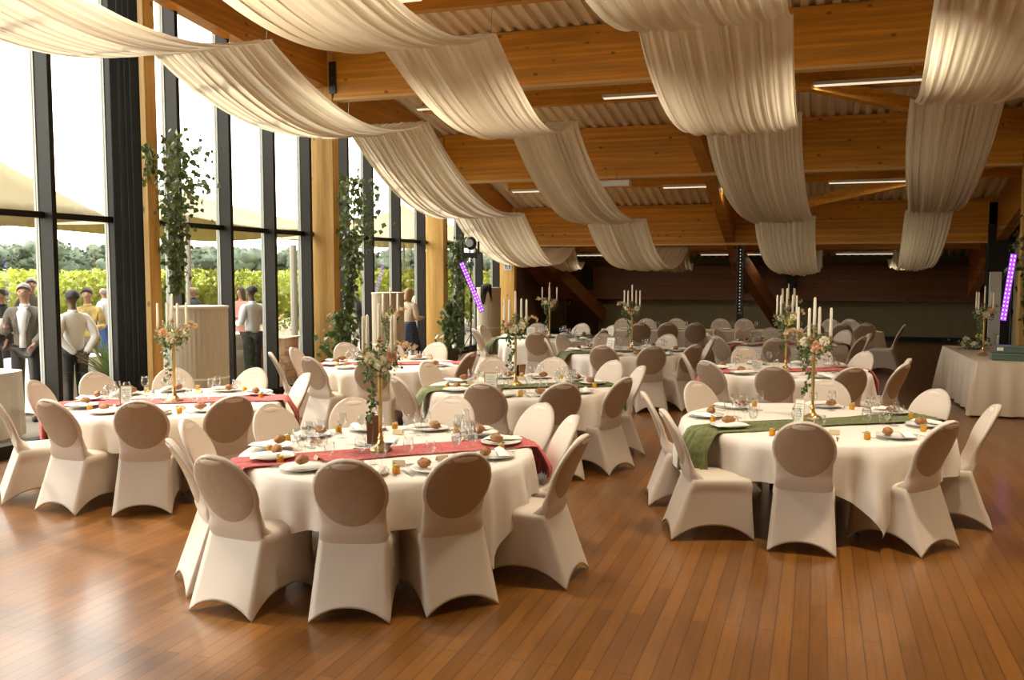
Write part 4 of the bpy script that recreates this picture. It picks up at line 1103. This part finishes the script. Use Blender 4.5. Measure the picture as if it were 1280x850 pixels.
for q, (x, y) in enumerate([(-9.3, 8.1), (-9.5, 8.45), (-9.62, 8.2)]):
    dup(wglass, (x, y, .81), 0, ['wine glass nearest the big glass bowl on the outdoor serving table', 'wine glass behind the orange drink dispenser outside', 'wine glass at the middle of the outdoor serving table'][q], 'glasses outside')
pl_ = thing('wooden_planter', 'slatted orange wooden planter outside with a flower bowl on top', 'planter', (-9.15, 14.0, -.02), R(8))
mb = MB()
for q in range(6): mb.box(-.42, -.30, .02+.135*q, .42, -.275, .145+.135*q).box(-.42, .275, .02+.135*q, .42, .30, .145+.135*q).box(.395, -.275, .02+.135*q, .42, .275, .145+.135*q).box(-.42, -.275, .02+.135*q, -.395, .275, .145+.135*q)
mb.build('slats', M_plank, pl_); MB().box(-.45, -.33, .83, .45, .33, .86).build('top_board', M_plank, pl_, bevel=.006)
pt = thing('flower_bowl', 'pale bowl of dried flowers on the wooden planter outside', 'plant pot', (-9.15, 13.95, .84))
MB().lathe([(.08, 0), (.06, .03), (.10, .12), (.16, .2), (.17, .22), (.15, .22)], 20).build('bowl', M_china, pt, smooth=True)
mb = MB(); rnd = random.Random(5)
for q in range(140): mb.leaf((rnd.gauss(0, .12), rnd.gauss(0, .12), .22+abs(rnd.gauss(.06, .06))), .08, rnd)
mb.build('dried_flowers', M_pampas, pt)
yu = thing('spiky_plant', 'spiky leaved plant in a pot beyond the pane left of the curtain', 'plant', (-9.0, 10.0, -.02))
MB().lathe([(.15, 0), (.2, .35), (.22, .38), (.19, .38), (.17, .3), (.001, .3)], 20).build('pot', plain('clay', (.22, .12, .07), .7), yu)
mb = MB(); rnd = random.Random(6)
for q in range(34):
    a = rnd.uniform(0, 6.28); el = rnd.uniform(.3, 1.4); L_ = rnd.uniform(.6, .95); d = Vector((math.cos(a)*math.cos(el), math.sin(a)*math.cos(el), math.sin(el))); s = d.cross(Vector((0,0,1))).normalized()*.025
    b0 = Vector((0, 0, .55)); m_ = b0 + d*L_*.5; e = b0 + d*L_ + Vector((0, 0, -.1*L_))
    mb.add([b0-s*.6, b0+s*.6, m_+s, m_-s, e], [(0,1,2,3), (3,2,4)])
mb.tube([(0, 0, .3), (0, 0, .58)], .04, 8)
mb.build('leaves', M_leaf, yu)
o = MB().tube([(-9.9, 16.05, -.02), (-9.9, 16.05, 2.5)], .07, 10).build('terrace_post', M_pole); tag(o, 'upright grey terrace post outside, left of the second timber post', 'post')

# ------------------------------------------------------------------ people on the terrace
def skinobj(name, verts, edges, radii, mat, parent, sub=2, root=0):
    me = bpy.data.meshes.new(name); me.from_pydata([tuple(v) for v in verts], edges, []); me.materials.append(mat)
    o = bpy.data.objects.new(name, me); C.objects.link(o); o.parent = parent
    md = o.modifiers.new('skin', 'SKIN'); md.use_smooth_shade = True; md.branch_smoothing = .6
    for i, r in enumerate(radii):
        sv = me.skin_vertices[0].data[i]; sv.radius = r if isinstance(r, tuple) else (r, r); sv.use_root = (i == root)
    s = o.modifiers.new('sub', 'SUBSURF'); s.levels = sub; s.render_levels = sub
    return o
SKIN = plain('skin_fair', (.36, .20, .13), .55); SKIND = plain('skin_dark', (.10, .05, .03), .5)
H_dark = plain('hair_dark', (.015, .01, .008), .7); H_grey = plain('hair_grey', (.25, .23, .20), .7); H_blond = plain('hair_blond', (.38, .24, .10), .6); H_brown = plain('hair_brown', (.06, .035, .02), .7)
F_white = plain('shirt_white', (.62, .62, .62), .8); F_jack = plain('grey_brown_wool', (.13, .11, .085), .85); F_black = plain('black_wool', (.012, .012, .014), .85)
F_pink = plain('pink_dress', (.50, .22, .17), .8); F_floral = plain('floral_yellow', (.42, .30, .10), .8, var=.5, scale=9); F_cream = plain('cream_jacket', (.62, .50, .36), .8, var=.08, scale=20)
F_blue = plain('navy_print', (.03, .04, .07), .85, var=.6, scale=30); F_blue2 = plain('blue_cloth', (.06, .12, .35), .8)
F_shoe = plain('shoe', (.02, .015, .012), .5)
def person(x, y, rz, h, label, skin=SKIN, hair=H_dark, top=F_white, low=F_black, arms='down', hairstyle='short', dress=False, lean=0, open_jacket=False, scarf=False, bald=False):
    """faces +y before rotation; h = height"""
    k = h/1.75
    t = thing('person', label, 'person', (x, y, -.02), rz); t.scale = (k, k, k)
    ln = lambda z: lean*max(0, z-.95)
    def V(a, b, c): return Vector((a, b + ln(c), c))
    J = {'pel': V(0,0,.93), 'wai': V(0,0,1.08), 'che': V(0,-.01,1.28), 'nek': V(0,-.015,1.46), 'nk2': V(0,.0,1.53), 'jaw': V(0,.03,1.585), 'hed': V(0,.015,1.655), 'crn': V(0,.0,1.715)}
    for s, n in ((-1, 'L'), (1, 'R')):
        J['sh'+n] = V(s*.175, -.01, 1.41); 
        if arms == 'down': J['el'+n] = V(s*.24, -.03, 1.13); J['wr'+n] = V(s*.235, .05, .90)
        elif arms == 'behind': J['el'+n] = V(s*.25, -.10, 1.14); J['wr'+n] = V(s*.06, -.17, .93)
        elif arms == 'front': J['el'+n] = V(s*.23, .0, 1.13); J['wr'+n] = V(s*.12, .25, 1.12)
        elif arms == 'hold': J['el'+n] = V(s*.24, .02, 1.14); J['wr'+n] = V(s*.16, .27, 1.22 if s > 0 else 1.0)
        d = (J['wr'+n]-J['el'+n]).normalized(); J['ha'+n] = J['wr'+n] + d*.075
        J['hi'+n] = V(s*.095, 0, .90); J['kn'+n] = V(s*.10, .02 if s > 0 else -.0, .50); J['an'+n] = V(s*.105, -.02 if s > 0 else .0, .09); J['an'+n].y -= ln(.09); J['to'+n] = J['an'+n] + Vector((0, .13, -.055))
    names = list(J); rad = {'pel': (.13, .105), 'wai': (.12, .095), 'che': (.135, .10), 'nek': .058, 'nk2': .052, 'jaw': (.058, .065), 'hed': (.074, .088), 'crn': (.062, .07)}
    for n in 'LR': rad.update({'sh'+n: .05, 'el'+n: .040, 'wr'+n: .026, 'ha'+n: (.034, .018), 'hi'+n: .082, 'kn'+n: .056, 'an'+n: .038, 'to'+n: .032})
    E_ = [('pel','wai'),('wai','che'),('che','nek'),('nek','nk2'),('nk2','jaw'),('jaw','hed'),('hed','crn')]
    for n in 'LR': E_ += [('che','sh'+n),('sh'+n,'el'+n),('el'+n,'wr'+n),('wr'+n,'ha'+n),('pel','hi'+n),('hi'+n,'kn'+n),('kn'+n,'an'+n),('an'+n,'to'+n)]
    vs = [J[n] for n in names]; es = [(names.index(a), names.index(b)) for a, b in E_]; rs = [rad[n] for n in names]
    for s, n in ((-1, 'L'), (1, 'R')):   # fingers and thumb
        d = (J['ha'+n]-J['wr'+n]).normalized(); side = d.cross(Vector((0, 1, 0) if abs(d.y) < .8 else (1, 0, 0))).normalized()
        for q, (off, L_) in enumerate([(-.027, .055), (-.009, .07), (.009, .066), (.027, .05)]):
            b0 = J['ha'+n] + side*off + d*.012; m = b0 + d*L_*.55 + Vector((0, .008, 0)); e = m + d*L_*.45 + Vector((0, .014, -.004))
            i0 = len(vs); vs += [b0, m, e]; rs += [.0095, .0085, .007]; es += [(names.index('ha'+n), i0), (i0, i0+1), (i0+1, i0+2)]
        b0 = J['wr'+n] + d*.03 + side*-.03*s; e = b0 + d*.035 - side*.02*s + Vector((0, .012, 0)); i0 = len(vs); vs += [b0, e]; rs += [.011, .008]; es += [(names.index('wr'+n), i0), (i0, i0+1)]
    i0 = len(vs); vs += [V(0, .105, 1.635)]; rs += [.013]; es += [(names.index('hed'), i0)]   # nose
    for s in (-1, 1): i0 = len(vs); vs += [V(s*.082, .0, 1.64)]; rs += [.014]; es += [(names.index('hed'), i0)]
    skinobj('body', vs, es, rs, skin, t)
    f = MB()
    for s in (-1, 1): f.ball(tuple(V(s*.03, .096, 1.655)), .009, .006, .006, 8, 6)
    f.build('eyes', plain('eye', (.02, .015, .012), .2), t)
    MB().ball(tuple(V(0, .092, 1.592)), .022, .008, .006, 8, 6).build('mouth', plain('lips', (.30, .12, .09), .5), t)
    # hair
    if not bald:
        hb = MB()
        def hf(i, j):
            a = 2*PI*i/24; v = j/10; ph = v*PI*.56
            front = max(0, math.sin(a)); ph *= (1 - .42*front)
            down = {'short': 0, 'bob': .14, 'long': .26}[hairstyle]*max(0, v-.6)/.4*(1-front)
            rr = 1.0 + .05*math.sin(a*5+v*9)
            p = V(.086*math.sin(ph)*math.cos(a)*rr, -.004+.102*math.sin(ph)*math.sin(a)*rr, 1.665 + .100*math.cos(ph) - down)
            return tuple(p)
        hb.grid(24, 11, hf, wrapu=True); hb.build('hair', hair, t, smooth=2, solid=.004)
    else:
        hb = MB()
        def hf(i, j):
            a = PI + PI*i/16; v = j/4; return tuple(V(.083*math.cos(a), .0+.10*math.sin(a), 1.67 - .07*v))
        hb.grid(17, 5, hf); hb.build('hair', hair, t, smooth=True, solid=.012)
    # shirt or jacket
    g = .014 if not open_jacket else .026
    tn = ['pel', 'wai', 'che', 'nek', 'shL', 'shR', 'elL', 'elR', 'wrL', 'wrR']
    vs = [J[n].copy() for n in tn]; vs[0].z = .90 if not open_jacket else .84
    vs[3] = V(0, -.012, 1.47); rs = [(.145+g, .115+g), (.13+g, .105+g), (.165+g, .125+g), (.078+g, .072+g), .07+g, .07+g, .042+g, .042+g, .03+g, .03+g]
    es = [(0,1),(1,2),(2,3),(2,4),(2,5),(4,6),(5,7),(6,8),(7,9)]
    skinobj('jacket' if open_jacket else ('dress_top' if dress else 'shirt'), vs, es, rs, top, t)
    if open_jacket:
        vf = []
        for z, w_, yy in ((1.46, .055, .085), (1.38, .062, .132), (1.25, .045, .152), (1.1, .034, .146), (.95, .04, .138)):
            for sx_ in (-1, 1): vf.append(V(sx_*w_, yy-.004, z)); 
            vf.append(V(0, yy+.010, z))
        MB().add(vf, [f_ for r_ in range(4) for f_ in ((3*r_, 3*r_+2, 3*r_+5, 3*r_+3), (3*r_+2, 3*r_+1, 3*r_+4, 3*r_+5))]).build('shirt_front', F_white, t, smooth=True, solid=.012)
        for s_ in (-1, 1): MB().add([V(s_*.05, .10, 1.45), V(s_*.105, .118, 1.36), V(s_*.085, .150, 1.30), V(s_*.04, .160, 1.12)], [(0, 1, 2, 3)]).build('lapel', top, t, solid=.012)
    MB().lathe([(.062, 0), (.066, .012), (.058, .045), (.056, .045)], 16, tuple(V(0, -.008, 1.455))).build('collar', F_white if open_jacket else top, t, smooth=True)
    if scarf:
        MB().tube([tuple(V(-.06, .13, 1.12)), tuple(V(-.075, .125, 1.35)), tuple(V(-.06, .03, 1.48)), tuple(V(0, -.07, 1.49)), tuple(V(.06, .03, 1.48)), tuple(V(.075, .125, 1.35)), tuple(V(.06, .13, 1.12))], .03, 8).build('scarf', F_white, t, smooth=True)
    if dress:
        MB().grid(36, 8, lambda i, j: ((lambda a, v: ((.155+.10*v+.02*v*math.sin(a*9))*math.cos(a), (.125+.10*v+.02*v*math.sin(a*9))*math.sin(a), 1.06-.6*v))(2*PI*i/36, j/7)), wrapu=True).build('skirt', low, t, smooth=True, solid=.008)
    else:
        tn = ['pel', 'hiL', 'hiR', 'knL', 'knR', 'anL', 'anR']; vs = [J[n].copy() for n in tn]; vs[0].z = .96
        for v in vs[5:]: v.z = .10
        skinobj('trousers', vs, [(0,1),(0,2),(1,3),(2,4),(3,5),(4,6)], [(.14, .115), .098, .098, .075, .075, .062, .062], low, t)
    for n in 'LR':
        a = J['an'+n]; MB().ball((a.x, a.y+.06, .035), .048, .14, .042, 14, 8).build('shoe', F_shoe, t, smooth=True)
    return t
def face(x, y, tx, ty): return math.atan2(ty-y, tx-x) - PI/2
person(-10.05, 9.62, R(212), 1.84, 'grey-haired man in a grey-brown jacket holding a white cup outside the leftmost pane', hair=H_grey, top=F_jack, low=F_black, arms='hold', open_jacket=True)
o = MB().lathe([(.028, 0), (.034, .09), (.032, .09), (.027, .005), (.001, .004)], 16, cap=False).build('paper_cup', M_white, smooth=True, loc=(-10.0, 9.18, 1.29)); tag(o, 'white cup in the hand of the man in the grey-brown jacket', 'cup')
person(-10.6, 10.65, R(190), 1.66, 'person with short hair and a pale scarf beside the man in the grey-brown jacket', hair=H_brown, top=F_black, arms='down', scarf=True, hairstyle='bob')
person(-9.25, 9.62, face(0, 0, -1, .35), 1.76, 'waiter in a white shirt seen from behind with hands clasped at the back', skin=SKIND, hair=H_dark, top=F_white, low=F_black, arms='behind')
person(-11.0, 11.75, R(215), 1.74, 'bearded man in a yellow floral shirt behind the waiter', hair=H_brown, top=F_floral, low=F_jack, arms='front')
person(-13.2, 14.55, R(100), 1.72, 'bald guest in a white top far behind the floral shirt', hair=H_grey, top=F_white, low=F_blue2, bald=True)
person(-12.3, 14.1, R(30), 1.62, 'dark-haired guest in blue seen at the edge of the black curtain', hair=H_dark, top=F_blue2, low=F_black)
person(-13.0, 12.6, R(230), 1.88, 'tall guest whose head shows above the man in the jacket, right side', hair=H_grey, top=F_jack, low=F_black)
person(-12.9, 11.9, R(160), 1.70, 'guest in dark clothes half hidden behind the man in the jacket', hair=H_brown, top=F_black, low=F_black)
person(-15.6, 13.6, R(200), 1.86, 'distant guest at the far left edge of the glazing, pale top', hair=H_grey, top=F_cream, low=F_jack)
person(-12.9, 11.05, R(240), 1.72, 'guest in pale clothes at the left edge of the glazing', hair=H_brown, top=F_pink, low=F_jack)
person(-11.6, 15.15, R(150), 1.74, 'bald man in black sitting behind the first round bar unit', hair=H_grey, top=F_black, low=F_black, bald=True)
person(-9.05, 13.35, R(75), 1.76, 'waiter in a white shirt seen from the side between two mullions', skin=SKIND, hair=H_dark, top=F_white, low=F_black, arms='front')
person(-11.1, 16.0, R(170), 1.68, 'woman in a pink dress behind the second waiter', hair=H_brown, top=F_pink, low=F_pink, dress=True, hairstyle='long', arms='front')
person(-7.72, 16.75, face(0, 0, .35, 1.0), 1.66, 'blonde woman in a cream jacket and dark printed skirt, back turned, beside the third post', hair=H_blond, top=F_cream, low=F_blue, dress=True, hairstyle='bob', arms='front')
person(-9.0, 20.2, R(180), 1.70, 'guest with brown hair partly hidden behind the blonde woman', hair=H_brown, top=F_cream, low=F_jack)
person(-10.4, 19.9, R(110), 1.62, 'guest in dark clothes leaning in from the left of the second bar unit', hair=H_dark, top=F_black, low=F_black, arms='front', lean=.35)

# ------------------------------------------------------------------ light and camera
sc = bpy.context.scene
w = bpy.data.worlds.new('sky'); sc.world = w; w.use_nodes = True; nt = w.node_tree; nt.nodes.clear()
wo = nt.nodes.new('ShaderNodeOutputWorld'); bg = nt.nodes.new('ShaderNodeBackground')
tc = nt.nodes.new('ShaderNodeTexCoord'); sp = nt.nodes.new('ShaderNodeSeparateXYZ'); nt.links.new(tc.outputs['Generated'], sp.inputs[0])
cr = nt.nodes.new('ShaderNodeValToRGB')
cr.color_ramp.elements[0].position = .0; cr.color_ramp.elements[0].color = (1, .95, .84, 1)
cr.color_ramp.elements[1].position = .6; cr.color_ramp.elements[1].color = (.97, .97, .93, 1)
nt.links.new(sp.outputs[2], cr.inputs[0]); nt.links.new(cr.outputs[0], bg.inputs['Color'])
bg.inputs['Strength'].default_value = 8.0
nt.links.new(bg.outputs[0], wo.inputs[0])
def area(name, loc, rot, sx, sy, e, col=(1, 1, 1), portal=False):
    l = bpy.data.lights.new(name, 'AREA'); l.shape = 'RECTANGLE'; l.size = sx; l.size_y = sy; l.energy = e; l.color = col
    o = bpy.data.objects.new(name, l); C.objects.link(o); o.location = loc; o.rotation_euler = rot
    if portal: l.cycles.is_portal = True
    return o
# daylight portals in the glazing (they add no light, only guide the sky's)
for a, b in bays:
    h = topz((a+b)/2)
    area('window_portal', (WX-.1, (a+b)/2, h/2), (0, R(-90), 0), h, b-a, 1, portal=True)
s = bpy.data.lights.new('sun', 'SUN'); s.energy = 5.0; s.angle = R(1.5); s.color = (1, .88, .70)
so = bpy.data.objects.new('sun', s); C.objects.link(so)
so.rotation_euler = Vector((1, -.22, -.95)).to_track_quat('-Z', 'Y').to_euler()
# fill light under the linear lights; the near rows are added and unseen
for y, z, xs_, rn in rows_L:
    for (a, b) in xs_: ll = area('linear_lamp', ((a+b)/2, y, z-.012), (0, 0, 0), b-a-.1, .07, (18 if y < 5 else 85 if y < 10 else 45) if y < 13 else (6 if y < 20 else 16), (1, .86, .66)); ll.data.spread = R(95) if y < 13 else R(170)
cam = bpy.data.cameras.new('camera'); co = bpy.data.objects.new('camera', cam); C.objects.link(co)
cam.sensor_fit = 'HORIZONTAL'; cam.sensor_width = 36; cam.lens = 1151/1280*36; cam.clip_end = 1500
co.location = (0, 0, 2.0); co.rotation_euler = (R(90-4.3226), 0, R(18.356))
sc.camera = co
sc.view_settings.view_transform = 'Standard'; sc.view_settings.look = 'None'; sc.view_settings.exposure = .06; sc.view_settings.gamma = 1
sc.view_settings.use_curve_mapping = False
sc.cycles.max_bounces = 8; sc.cycles.diffuse_bounces = 5; sc.cycles.glossy_bounces = 3; sc.cycles.transparent_max_bounces = 24; sc.cycles.transmission_bounces = 4
sc.cycles.caustics_reflective = False; sc.cycles.caustics_refractive = False; sc.cycles.sample_clamp_indirect = 4
